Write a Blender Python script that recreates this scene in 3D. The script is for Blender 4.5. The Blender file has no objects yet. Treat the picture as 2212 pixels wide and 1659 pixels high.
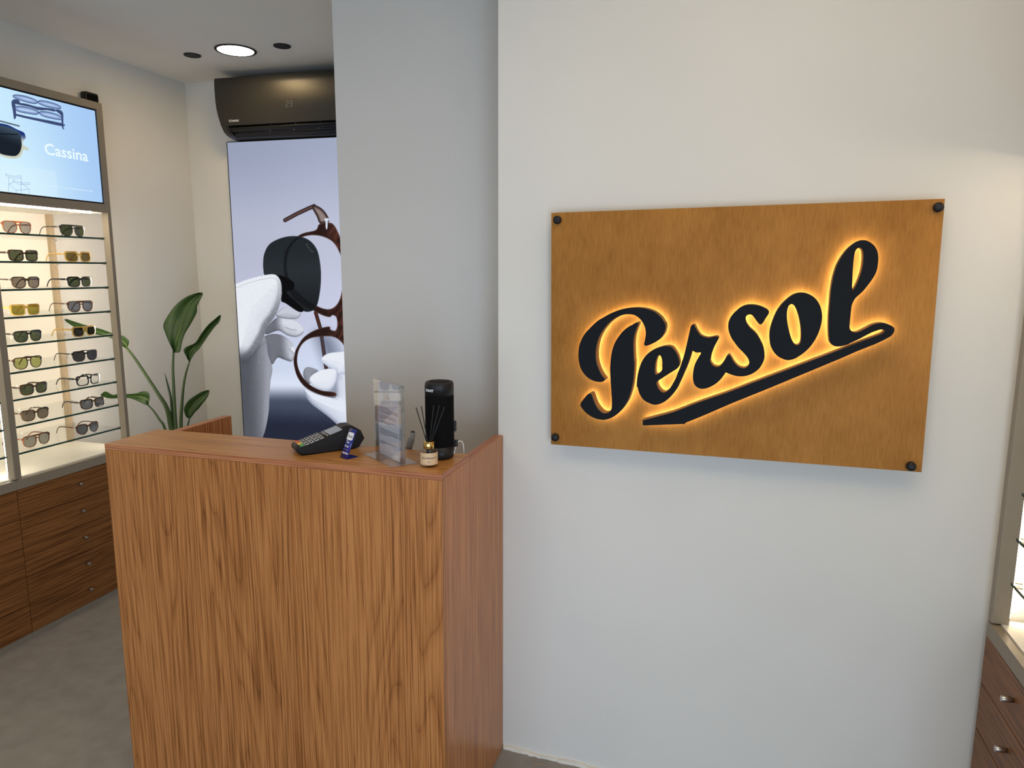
import bpy, bmesh, math, random
import numpy as np
from mathutils import Vector, Matrix
from mathutils.geometry import tessellate_polygon

SC = bpy.context.scene
COL = SC.collection
random.seed(7)
rad = math.radians

# ------------------------------------------------------------------ camera
cam_d = bpy.data.cameras.new('camera')
cam = bpy.data.objects.new('camera', cam_d); COL.objects.link(cam)
cam_d.sensor_fit = 'HORIZONTAL'; cam_d.sensor_width = 36.0; cam_d.lens = 24.84
cam_d.clip_start = 0.02
R_ = Vector((0.9579, 0.2872, 0.0028)); U_ = Vector((-0.0482, 0.1511, 0.9873)); F_ = Vector((-0.2831, 0.9459, -0.1586))
cam.matrix_world = Matrix(((R_.x, U_.x, -F_.x, 0.6554), (R_.y, U_.y, -F_.y, -2.0432), (R_.z, U_.z, -F_.z, 1.5749), (0, 0, 0, 1)))
SC.camera = cam
SC.cycles.transparent_max_bounces = 24

# ------------------------------------------------------------------ world, daylight, lamps, exposure
SC.view_settings.view_transform = 'Standard'
SC.view_settings.look = 'None'
SC.view_settings.gamma = 1.0
SC.view_settings.use_curve_mapping = False
SC.view_settings.exposure = 0.0
w = bpy.data.worlds.new('daylight'); SC.world = w; w.use_nodes = True
w.node_tree.nodes['Background'].inputs[0].default_value = (0.80, 0.90, 1.0, 1)
w.node_tree.nodes['Background'].inputs[1].default_value = 0.35


def area_light(name, loc, direction, sx, sy, energy, color, spread=180):
    d = bpy.data.lights.new(name, 'AREA'); d.shape = 'RECTANGLE'; d.size = sx; d.size_y = sy
    d.energy = energy; d.color = color; d.spread = rad(spread)
    o = bpy.data.objects.new(name, d); COL.objects.link(o); o.location = loc
    o.rotation_euler = Vector(direction).to_track_quat('-Z', 'Y').to_euler()
    return o


def spot_light(name, loc, direction, energy, color, angle, blend, radius):
    d = bpy.data.lights.new(name, 'SPOT'); d.energy = energy; d.color = color
    d.spot_size = rad(angle); d.spot_blend = blend; d.shadow_soft_size = radius
    o = bpy.data.objects.new(name, d); COL.objects.link(o); o.location = loc
    o.rotation_euler = Vector(direction).to_track_quat('-Z', 'Y').to_euler()
    return o


WARM = (1.0, 0.82, 0.60)
area_light('shop_window_daylight', (0.0, -4.3, 0.80), (.06, 1, -.02), 2.6, 1.5, 21, (0.68, 0.82, 1.0), 130)
area_light('side_window_daylight', (1.70, -3.0, 0.9), (-.66, .75, -.06), 1.3, 1.7, 27, (0.63, 0.79, 1.0), 100)
area_light('ceiling_lamp_light', (0.80, -1.15, 2.66), (0, .05, -1), 1.0, 1.0, 11.5, (1.0, 0.79, 0.55))
area_light('ceiling_lamp_light', (-0.9, -1.5, 2.66), (0, 0, -1), 0.8, 0.8, 8, WARM)
area_light('alcove_lamp_light', (-1.81, 1.235, 2.668), (0, 0, -1), 0.15, 0.15, 3.6, (1.0, 0.66, 0.26))

# ------------------------------------------------------------------ measures (metres)
XL = -2.539            # left wall face
HC = 2.687             # ceiling
SW = 0.0463            # the sign wall's slight turn
BW = -0.0366           # the back wall's slight turn
YB = 1.709


def link(o, parent=None):
    COL.objects.link(o)
    if parent: o.parent = parent
    return o


def tag(o, label=None, cat=None, group=None, kind=None):
    if label: o['label'] = label
    if cat: o['category'] = cat
    if group: o['group'] = group
    if kind: o['kind'] = kind
    return o


def thing(name, label, cat, loc=(0, 0, 0), rz=0.0, group=None):
    o = bpy.data.objects.new(name, None); o.empty_display_size = 0.05
    o.location = loc; o.rotation_euler = (0, 0, rz)
    return tag(link(o), label, cat, group)


class MB:
    """collects shapes into one mesh"""
    def __init__(self): self.bm = bmesh.new(); self.mi = 0

    def face(self, pts, mi=None):
        f = self.bm.faces.new([self.bm.verts.new(p) for p in pts]); f.material_index = self.mi if mi is None else mi
        return f

    def box(self, lo, hi, bevel=0.0, M=None):
        x0, y0, z0 = lo; x1, y1, z1 = hi
        v = [self.bm.verts.new(p) for p in ((x0, y0, z0), (x1, y0, z0), (x1, y1, z0), (x0, y1, z0), (x0, y0, z1), (x1, y0, z1), (x1, y1, z1), (x0, y1, z1))]
        fs = [self.bm.faces.new([v[i] for i in q]) for q in ((0, 3, 2, 1), (4, 5, 6, 7), (0, 1, 5, 4), (1, 2, 6, 5), (2, 3, 7, 6), (3, 0, 4, 7))]
        for f in fs: f.material_index = self.mi
        if M is not None:
            for q in v: q.co = M @ q.co
        if bevel > 0:
            es = list({e for f in fs for e in f.edges})
            bmesh.ops.bevel(self.bm, geom=es, offset=bevel, segments=2, profile=0.6, affect='EDGES', clamp_overlap=True)
        return self

    def prism(self, outline, holes, place, a, b, cap_mi=None, side_mi=None):
        """flat outline (u, v) with holes, extruded from depth a to b; place(u, v, d) gives the point"""
        cap_mi = self.mi if cap_mi is None else cap_mi; side_mi = self.mi if side_mi is None else side_mi
        loops = [outline] + list(holes)
        tri = tessellate_polygon([[Vector((p[0], p[1], 0)) for p in lp] for lp in loops])
        flat = [p for lp in loops for p in lp]
        va = [self.bm.verts.new(place(p[0], p[1], a)) for p in flat]
        vb = [self.bm.verts.new(place(p[0], p[1], b)) for p in flat]
        for t in tri:
            for vs in ([va[i] for i in t], [vb[i] for i in reversed(t)]):
                try: f = self.bm.faces.new(vs); f.material_index = cap_mi
                except ValueError: pass
        k = 0
        for lp in loops:
            n = len(lp)
            for i in range(n):
                i0, i1 = k + i, k + (i + 1) % n
                f = self.bm.faces.new((va[i0], va[i1], vb[i1], vb[i0])); f.material_index = side_mi; f.smooth = True
            k += n
        return self

    def tube(self, path, radii, n=10, flat=1.0, cap=True, up=None):
        path = [Vector(p) for p in path]
        if not isinstance(radii, (list, tuple)): radii = [radii] * len(path)
        rings = []; prev = None
        for i, p in enumerate(path):
            t = (path[min(i + 1, len(path) - 1)] - path[max(i - 1, 0)]).normalized()
            if prev is None:
                ref = Vector(up) if up else (Vector((0, 0, 1)) if abs(t.z) < .9 else Vector((1, 0, 0)))
            else: ref = prev
            s = t.cross(ref).normalized(); q = s.cross(t).normalized(); prev = q
            rings.append([self.bm.verts.new(p + radii[i] * (math.cos(a) * s * flat + math.sin(a) * q)) for a in [2 * math.pi * j / n for j in range(n)]])
        for A, B in zip(rings, rings[1:]):
            for j in range(n):
                f = self.bm.faces.new((A[j], A[(j + 1) % n], B[(j + 1) % n], B[j])); f.smooth = True; f.material_index = self.mi
        if cap:
            for r in (rings[0][::-1], rings[-1]):
                f = self.bm.faces.new(r); f.material_index = self.mi
        return self

    def lathe(self, prof, n=32, c=(0, 0, 0), sq=None):
        """profile (r, z) spun about the vertical through c; sq rounds the section towards a square"""
        rings = []
        for r, z in prof:
            ring = []
            for j in range(n):
                a = 2 * math.pi * j / n
                k = 1.0 if not sq else 1.0 / (abs(math.cos(a)) ** sq + abs(math.sin(a)) ** sq) ** (1.0 / sq)
                ring.append(self.bm.verts.new((c[0] + r * k * math.cos(a), c[1] + r * k * math.sin(a), c[2] + z)))
            rings.append(ring)
        for A, B in zip(rings, rings[1:]):
            for j in range(n):
                f = self.bm.faces.new((A[j], A[(j + 1) % n], B[(j + 1) % n], B[j])); f.smooth = True; f.material_index = self.mi
        for r, rev in ((rings[0], True), (rings[-1], False)):
            f = self.bm.faces.new(r[::-1] if rev else r); f.material_index = self.mi
        return self

    def sheet(self, rows, mi=None):
        """rows of points joined into a surface"""
        V = [[self.bm.verts.new(p) for p in r] for r in rows]
        for A, B in zip(V, V[1:]):
            for j in range(len(A) - 1):
                f = self.bm.faces.new((A[j], A[j + 1], B[j + 1], B[j])); f.smooth = True; f.material_index = self.mi if mi is None else mi
        return self

    def build(self, name, mats, parent=None, recalc=True, M=None):
        if recalc: bmesh.ops.recalc_face_normals(self.bm, faces=self.bm.faces)
        if M is not None: self.bm.transform(M)
        me = bpy.data.meshes.new(name); self.bm.to_mesh(me); self.bm.free()
        for m in (mats if isinstance(mats, (list, tuple)) else [mats]): me.materials.append(m)
        return link(bpy.data.objects.new(name, me), parent)


def box(name, lo, hi, m, parent=None, bevel=0.0, M=None):
    return MB().box(lo, hi, bevel).build(name, m, parent, M=M)


def smooth(pts, k=4):
    """closed Catmull-Rom through the points"""
    n = len(pts); out = []
    P = [Vector((p[0], p[1])) for p in pts]
    for i in range(n):
        p0, p1, p2, p3 = P[i - 1], P[i], P[(i + 1) % n], P[(i + 2) % n]
        for j in range(k):
            t = j / k
            q = 0.5 * ((2 * p1) + (p2 - p0) * t + (2 * p0 - 5 * p1 + 4 * p2 - p3) * t * t + (3 * p1 - p0 - 3 * p2 + p3) * t ** 3)
            out.append((q.x, q.y))
    return out


def smooth3(pts, k=4):
    """open Catmull-Rom through 3-D points"""
    P = [Vector(p) for p in pts]; n = len(P); out = []
    for i in range(n - 1):
        p0, p1, p2, p3 = P[max(i - 1, 0)], P[i], P[i + 1], P[min(i + 2, n - 1)]
        for j in range(k):
            t = j / k
            out.append(0.5 * ((2 * p1) + (p2 - p0) * t + (2 * p0 - 5 * p1 + 4 * p2 - p3) * t * t + (3 * p1 - p0 - 3 * p2 + p3) * t ** 3))
    out.append(P[-1]); return out


def inset(loop, d):
    """moves every corner of a closed outline inwards by d"""
    n = len(loop); A = sum(loop[i][0] * loop[(i + 1) % n][1] - loop[(i + 1) % n][0] * loop[i][1] for i in range(n))
    s = 1 if A > 0 else -1; out = []
    for i in range(n):
        a, b, c = Vector(loop[i - 1]), Vector(loop[i]), Vector(loop[(i + 1) % n])
        t = (c - a)
        if t.length < 1e-9: out.append(loop[i]); continue
        t.normalize(); out.append((b.x - s * t.y * d, b.y + s * t.x * d))
    return out


def text(name, s, size, place, m, parent=None, weight=0.0, align='LEFT', spacing=1.0, width=None):
    """flat lettering; place(u, v) gives the point on the surface it is printed on"""
    cu = bpy.data.curves.new('lettering', 'FONT'); cu.body = s; cu.size = size; cu.offset = weight
    cu.align_x = align; cu.space_character = spacing; cu.resolution_u = 3
    o = bpy.data.objects.new('lettering', cu); COL.objects.link(o)
    dg = bpy.context.evaluated_depsgraph_get()
    me = bpy.data.meshes.new_from_object(o.evaluated_get(dg))
    bpy.data.objects.remove(o); bpy.data.curves.remove(cu)
    k = 1.0
    if width:
        xs = [v.co.x for v in me.vertices]; k = width / (max(xs) - min(xs))
    for v in me.vertices: v.co = place(v.co.x * k, v.co.y)
    me.name = name; me.materials.clear(); me.materials.append(m)
    return link(bpy.data.objects.new(name, me), parent)


# ------------------------------------------------------------------ materials
def lin(c):
    f = lambda u: (u / 255.0 / 12.92) if u / 255.0 <= 0.04045 else ((u / 255.0 + 0.055) / 1.055) ** 2.4
    return (f(c[0]), f(c[1]), f(c[2]), 1.0)


def mat(name, color, rough=0.5, metal=0.0, spec=0.5, noise=0.0, nscale=8.0, bump=0.0, bscale=60.0, coat=0.0):
    m = bpy.data.materials.new(name); m.use_nodes = True; nt = m.node_tree; b = nt.nodes['Principled BSDF']
    c = tuple(color[:3]) + (1.0,)
    b.inputs['Base Color'].default_value = c; b.inputs['Roughness'].default_value = rough; b.inputs['Metallic'].default_value = metal
    b.inputs['Specular IOR Level'].default_value = spec; b.inputs['Coat Weight'].default_value = coat
    tc = nt.nodes.new('ShaderNodeTexCoord')
    if noise > 0:
        n = nt.nodes.new('ShaderNodeTexNoise'); n.inputs['Scale'].default_value = nscale; n.inputs['Detail'].default_value = 6
        r = nt.nodes.new('ShaderNodeMapRange'); r.inputs[1].default_value = .3; r.inputs[2].default_value = .7
        r.inputs[3].default_value = 1 - noise; r.inputs[4].default_value = 1 + noise
        mx = nt.nodes.new('ShaderNodeVectorMath'); mx.operation = 'SCALE'; mx.inputs[0].default_value = c[:3]
        nt.links.new(tc.outputs['Object'], n.inputs['Vector']); nt.links.new(n.outputs['Fac'], r.inputs[0])
        nt.links.new(r.outputs[0], mx.inputs['Scale']); nt.links.new(mx.outputs[0], b.inputs['Base Color'])
    if bump > 0:
        n2 = nt.nodes.new('ShaderNodeTexNoise'); n2.inputs['Scale'].default_value = bscale; n2.inputs['Detail'].default_value = 5
        bp = nt.nodes.new('ShaderNodeBump'); bp.inputs['Strength'].default_value = bump; bp.inputs['Distance'].default_value = 0.002
        nt.links.new(tc.outputs['Object'], n2.inputs['Vector']); nt.links.new(n2.outputs['Fac'], bp.inputs['Height']); nt.links.new(bp.outputs[0], b.inputs['Normal'])
    return m


def emit(name, color, strength):
    m = bpy.data.materials.new(name); m.use_nodes = True; nt = m.node_tree; nt.nodes.clear()
    e = nt.nodes.new('ShaderNodeEmission'); e.inputs[0].default_value = tuple(color[:3]) + (1,); e.inputs[1].default_value = strength
    o = nt.nodes.new('ShaderNodeOutputMaterial'); nt.links.new(e.outputs[0], o.inputs[0])
    return m


def clear(name, tint, gloss=0.08, rough=0.02):
    """thin clear glass or acrylic: tinted see-through with a fresnel sheen"""
    m = bpy.data.materials.new(name); m.use_nodes = True; nt = m.node_tree; nt.nodes.clear()
    t = nt.nodes.new('ShaderNodeBsdfTransparent'); t.inputs[0].default_value = tuple(tint[:3]) + (1,)
    g = nt.nodes.new('ShaderNodeBsdfGlossy'); g.inputs['Roughness'].default_value = rough
    fr = nt.nodes.new('ShaderNodeLayerWeight'); fr.inputs[0].default_value = 0.5
    pw = nt.nodes.new('ShaderNodeMath'); pw.operation = 'POWER'; pw.inputs[1].default_value = 4.0
    mr = nt.nodes.new('ShaderNodeMapRange'); mr.inputs[3].default_value = gloss * .5; mr.inputs[4].default_value = min(1, gloss * 6)
    mx = nt.nodes.new('ShaderNodeMixShader'); o = nt.nodes.new('ShaderNodeOutputMaterial')
    nt.links.new(fr.outputs['Facing'], pw.inputs[0]); nt.links.new(pw.outputs[0], mr.inputs[0]); nt.links.new(mr.outputs[0], mx.inputs[0])
    nt.links.new(t.outputs[0], mx.inputs[1]); nt.links.new(g.outputs[0], mx.inputs[2]); nt.links.new(mx.outputs[0], o.inputs[0])
    return m


def painted(name, strength):
    """a printed or lit picture: colours stored on the picture's own mesh"""
    m = bpy.data.materials.new(name); m.use_nodes = True; nt = m.node_tree; nt.nodes.clear()
    a = nt.nodes.new('ShaderNodeAttribute'); a.attribute_name = 'picture'
    e = nt.nodes.new('ShaderNodeEmission'); e.inputs[1].default_value = strength
    o = nt.nodes.new('ShaderNodeOutputMaterial')
    nt.links.new(a.outputs['Color'], e.inputs[0]); nt.links.new(e.outputs[0], o.inputs[0])
    return m


def wood(name, dark, mid, light, grain='Z', cath=1.0, rough=0.38, stretch=0.11, lines=22.0, big=6.5):
    """laminate with arching growth lines (contours of a stretched noise) and fine pores along the grain"""
    m = bpy.data.materials.new(name); m.use_nodes = True; nt = m.node_tree; b = nt.nodes['Principled BSDF']; N = nt.nodes.new; L = nt.links.new
    tc = N('ShaderNodeTexCoord')

    def mapped(s, st):
        mp = N('ShaderNodeMapping'); sc = [s, s, s]; sc['XYZ'.index(grain)] = s * st
        mp.inputs['Scale'].default_value = sc; L(tc.outputs['Object'], mp.inputs[0]); return mp

    def noise(vec, scale, detail, rgh=.5, dist=0.0):
        n = N('ShaderNodeTexNoise'); n.inputs['Scale'].default_value = scale; n.inputs['Detail'].default_value = detail
        n.inputs['Roughness'].default_value = rgh; n.inputs['Distortion'].default_value = dist; L(vec.outputs[0], n.inputs['Vector']); return n
    a = noise(mapped(big, stretch), 1.0, 1.6, .35, .25)
    mul = N('ShaderNodeMath'); mul.operation = 'MULTIPLY'; mul.inputs[1].default_value = lines; L(a.outputs['Fac'], mul.inputs[0])
    fr = N('ShaderNodeMath'); fr.operation = 'FRACT'; L(mul.outputs[0], fr.inputs[0])
    r1 = N('ShaderNodeValToRGB'); cr = r1.color_ramp
    cr.elements[0].position = 0.0; cr.elements[0].color = (0, 0, 0, 1); cr.elements[1].position = 1.0; cr.elements[1].color = (.45, .45, .45, 1)
    e = cr.elements.new(.10); e.color = (.55, .55, .55, 1); e = cr.elements.new(.35); e.color = (.85, .85, .85, 1); e = cr.elements.new(.72); e.color = (1, 1, 1, 1)
    L(fr.outputs[0], r1.inputs[0])
    p = noise(mapped(210, .014), 1.0, 3, .65)
    r2 = N('ShaderNodeMapRange'); r2.inputs[1].default_value = .37; r2.inputs[2].default_value = .60; L(p.outputs['Fac'], r2.inputs[0])
    v = noise(mapped(6, .05), 1.0, 2)
    st = noise(mapped(420, .012), 1.0, 2, .7)
    rs = N('ShaderNodeMapRange'); rs.inputs[1].default_value = .52; rs.inputs[2].default_value = .72; rs.inputs[3].default_value = 0; rs.inputs[4].default_value = .30; L(st.outputs['Fac'], rs.inputs[0])
    mixa = N('ShaderNodeMix'); mixa.data_type = 'FLOAT'; mixa.inputs[0].default_value = 1 - .38 * cath
    L(r1.outputs[0], mixa.inputs[2]); L(r2.outputs[0], mixa.inputs[3])
    ad = N('ShaderNodeMath'); ad.operation = 'MULTIPLY_ADD'; ad.inputs[1].default_value = .5; ad.inputs[2].default_value = -.25; L(v.outputs['Fac'], ad.inputs[0])
    sm = N('ShaderNodeMath'); sm.operation = 'ADD'; L(mixa.outputs[0], sm.inputs[0]); L(ad.outputs[0], sm.inputs[1])
    s2 = N('ShaderNodeMath'); s2.operation = 'ADD'; L(sm.outputs[0], s2.inputs[0]); L(rs.outputs[0], s2.inputs[1])
    r3 = N('ShaderNodeValToRGB'); c3 = r3.color_ramp
    c3.elements[0].position = .05; c3.elements[0].color = tuple(dark) + (1,); c3.elements[1].position = .95; c3.elements[1].color = tuple(light) + (1,)
    e = c3.elements.new(.55); e.color = tuple(mid) + (1,)
    L(s2.outputs[0], r3.inputs[0]); L(r3.outputs[0], b.inputs['Base Color'])
    b.inputs['Roughness'].default_value = rough; b.inputs['Specular IOR Level'].default_value = .28
    bp = N('ShaderNodeBump'); bp.inputs['Strength'].default_value = .12; bp.inputs['Distance'].default_value = .001
    L(r2.outputs[0], bp.inputs['Height']); L(bp.outputs[0], b.inputs['Normal'])
    return m


def leaf_mat():
    m = mat('leaf_green', (.028, .070, .012), .40, spec=.5, noise=.25, nscale=9)
    nt = m.node_tree; b = nt.nodes['Principled BSDF']; src = b.inputs['Base Color'].links[0].from_socket
    uv = nt.nodes.new('ShaderNodeUVMap'); wv = nt.nodes.new('ShaderNodeTexWave'); wv.wave_type = 'BANDS'; wv.bands_direction = 'Y'
    wv.inputs['Scale'].default_value = 7.0; wv.inputs['Distortion'].default_value = .6
    mr = nt.nodes.new('ShaderNodeMapRange'); mr.inputs[3].default_value = .78; mr.inputs[4].default_value = 1.22
    sc = nt.nodes.new('ShaderNodeVectorMath'); sc.operation = 'SCALE'
    nt.links.new(uv.outputs[0], wv.inputs['Vector']); nt.links.new(wv.outputs['Fac'], mr.inputs[0])
    nt.links.new(src, sc.inputs[0]); nt.links.new(mr.outputs[0], sc.inputs['Scale']); nt.links.new(sc.outputs[0], b.inputs['Base Color'])
    return m


M = dict(
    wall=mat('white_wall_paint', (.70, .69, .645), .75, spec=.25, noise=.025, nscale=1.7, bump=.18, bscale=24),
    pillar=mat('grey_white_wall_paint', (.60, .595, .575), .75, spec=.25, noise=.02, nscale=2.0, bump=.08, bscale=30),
    ceiling=mat('ceiling_paint', (.78, .76, .71), .8, spec=.2, noise=.02, nscale=1.5, bump=.05),
    floor=mat('grey_microcement', (.27, .25, .225), .6, spec=.35, noise=.12, nscale=14.0, bump=.35, bscale=26),
    trim=mat('pale_sealant', (.78, .74, .64), .7, noise=.08, nscale=30),
    beige=mat('beige_metal', (.27, .225, .165), .42, spec=.5, noise=.03, nscale=20),
    beige_lit=mat('warm_lit_beige', (.44, .34, .215), .5, noise=.05, nscale=15),  # rear post's beige, with the golden cabinet light put into its colour
    cream=mat('cream_panel', (.80, .745, .655), .6, spec=.3, noise=.02, nscale=3),
    marble=mat('pale_shelf_board', (.80, .77, .70), .35, spec=.5, noise=.05, nscale=4),
    black=mat('black_plastic', (.010, .010, .011), .46, spec=.3, noise=.1, nscale=40),
    matte=mat('matte_black', (.010, .011, .013), .55, spec=.35, noise=.1, nscale=60),
    fabric=mat('black_speaker_cloth', (.004, .004, .004), .9, spec=.1, bump=.4, bscale=900),
    ac=mat('black_satin_shell', (.020, .019, .016), .40, spec=.55, noise=.05, nscale=30, bump=.02, bscale=600),
    steel=mat('brushed_steel', (.55, .54, .52), .3, metal=1.0, noise=.05, nscale=90),
    chrome=mat('chrome', (.75, .74, .72), .12, metal=1.0, noise=.02, nscale=20),
    gold=mat('polished_gold', (.78, .50, .16), .14, metal=1.0, noise=.02, nscale=20),
    white=mat('white_print', (.75, .75, .76), .6, noise=.01),
    grey=mat('grey_plastic', (.26, .26, .25), .4, noise=.05, nscale=30),
    whiteplastic=mat('white_plastic', (.72, .72, .70), .4, noise=.02),
    paper=mat('white_paper', (.74, .76, .82), .6, noise=.015, nscale=12),
    ink=mat('dark_print', (.05, .05, .06), .6, noise=.02),
    blue=mat('blue_acrylic', (.016, .022, .20), .16, spec=.6, noise=.03),
    label=mat('tan_paper_label', (.62, .43, .25), .55, noise=.06, nscale=80),
    led=emit('warm_led', (1.0, .86, .60), 11.0),
    strip2=emit('cabinet_led_dimmer', (1.0, .80, .56), 38.0),
    strip=emit('cabinet_led', (1.0, .86, .70), 64.0),
    lamp=emit('lamp_diffuser', (1.0, .86, .66), 16.0),
    glow=emit('display_digits', (.85, .80, .70), .35),
    glass=clear('shelf_glass', (.968, .978, .970), .05),
    glassedge=mat('green_glass_edge', (.012, .05, .038), .12, spec=.6, noise=.05),
    acrylic=clear('clear_acrylic', (.95, .95, .955), .16),
    bottle=clear('bottle_glass', (.93, .92, .88), .14),
    liquid=clear('perfume_oil', (.88, .80, .62), .04),
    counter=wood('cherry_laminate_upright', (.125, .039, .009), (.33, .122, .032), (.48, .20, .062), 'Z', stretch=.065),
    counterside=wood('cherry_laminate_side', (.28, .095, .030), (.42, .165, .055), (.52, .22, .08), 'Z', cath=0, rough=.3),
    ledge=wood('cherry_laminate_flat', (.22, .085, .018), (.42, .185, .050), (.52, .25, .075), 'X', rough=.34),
    ledgeedge=wood('cherry_edge_band', (.26, .085, .035), (.40, .15, .065), (.48, .20, .09), 'X', cath=0, rough=.35),
    ledgeend=wood('cherry_edge_band_end', (.26, .085, .035), (.40, .15, .065), (.48, .20, .09), 'Y', cath=0, rough=.35),
    drawer=wood('walnut_laminate', (.075, .025, .006), (.19, .072, .019), (.27, .11, .032), 'Y', cath=.45, rough=.4, lines=14),
    leaf=leaf_mat(),
    rib=mat('leaf_rib', (.16, .24, .055), .45, noise=.1, nscale=10),
    stem=mat('stem_green', (.055, .095, .024), .45, noise=.2, nscale=8),
    soil=mat('potting_soil', (.03, .02, .012), .9, noise=.4, nscale=60, bump=.8, bscale=120),
    pot=mat('white_ceramic', (.62, .60, .56), .35, noise=.02),
)


def plywood():
    m = bpy.data.materials.new('amber_stained_plywood'); m.use_nodes = True; nt = m.node_tree; b = nt.nodes['Principled BSDF']; N = nt.nodes.new; L = nt.links.new
    tc = N('ShaderNodeTexCoord')

    def nz(scale, detail, sc, dist=0.0):
        mp = N('ShaderNodeMapping'); mp.inputs['Scale'].default_value = sc; L(tc.outputs['Object'], mp.inputs[0])
        n = N('ShaderNodeTexNoise'); n.inputs['Scale'].default_value = scale; n.inputs['Detail'].default_value = detail; n.inputs['Distortion'].default_value = dist
        L(mp.outputs[0], n.inputs['Vector']); return n
    fine = nz(220, 3, (1, 1, .12)); blot = nz(3.2, 3, (1, 1, .7)); mott = nz(26, 4, (1, 1, .5), .6)
    a = N('ShaderNodeMath'); a.operation = 'MULTIPLY_ADD'; a.inputs[1].default_value = .45; L(fine.outputs['Fac'], a.inputs[0])
    k = N('ShaderNodeMath'); k.operation = 'MULTIPLY_ADD'; k.inputs[1].default_value = .75; L(blot.outputs['Fac'], k.inputs[0])
    q = N('ShaderNodeMath'); q.operation = 'MULTIPLY'; q.inputs[1].default_value = .30; L(mott.outputs['Fac'], q.inputs[0])
    L(q.outputs[0], k.inputs[2]); L(k.outputs[0], a.inputs[2])
    r = N('ShaderNodeValToRGB'); c = r.color_ramp
    c.elements[0].position = .45; c.elements[0].color = (.235, .092, .014, 1); c.elements[1].position = 1.05; c.elements[1].color = (.46, .215, .050, 1)
    L(a.outputs[0], r.inputs[0]); L(r.outputs[0], b.inputs['Base Color'])
    b.inputs['Roughness'].default_value = .5; b.inputs['Specular IOR Level'].default_value = .1
    return m


M['ply'] = plywood()
M['plyedge'] = mat('amber_plywood_edge', (.40, .18, .05), .5, noise=.15, nscale=60)
M['letterside'] = mat('tan_letter_side', (.24, .13, .055), .5, noise=.08, nscale=40)
M['letterface'] = mat('black_letter_face', (.007, .009, .012), .6, spec=.12, noise=.08, nscale=50)

# ------------------------------------------------------------------ the setting
def struct(o): o['kind'] = 'structure'; return o


struct(box('floor', (-2.75, -4.5, -.1), (2.0, 2.1, 0), M['floor']))
struct(box('ceiling', (-2.75, -4.5, HC), (2.0, 2.1, HC + .1), M['ceiling']))
struct(box('wall_left', (XL - .12, -4.5, 0), (XL, 2.1, HC), M['wall']))
o = struct(box('wall_back', (-.1, 0, 0), (3.4, .12, HC), M['wall'])); o.location = (XL, YB, 0); o.rotation_euler = (0, 0, -BW)
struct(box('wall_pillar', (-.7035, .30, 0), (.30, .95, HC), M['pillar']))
o = struct(box('wall_sign', (0, 0, 0), (1.95, .30, HC), M['wall'])); o.rotation_euler = (0, 0, -SW)
struct(box('wall_right', (1.735, -4.5, 0), (1.86, -.06, HC), M['wall']))
# a ragged line of pale sealant where the wall meets the floor
mb = MB(); xs = np.linspace(.02, 1.33, 90)
for i in range(len(xs) - 1):
    h0 = .011 + .003 * math.sin(xs[i] * 31) + random.uniform(-.001, .001)
    d = .007 + random.uniform(0, .004)
    mb.box((xs[i], -d, 0), (xs[i + 1], .0, h0))
o = struct(mb.build('trim_1', M['trim'])); o.rotation_euler = (0, 0, -SW)

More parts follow.
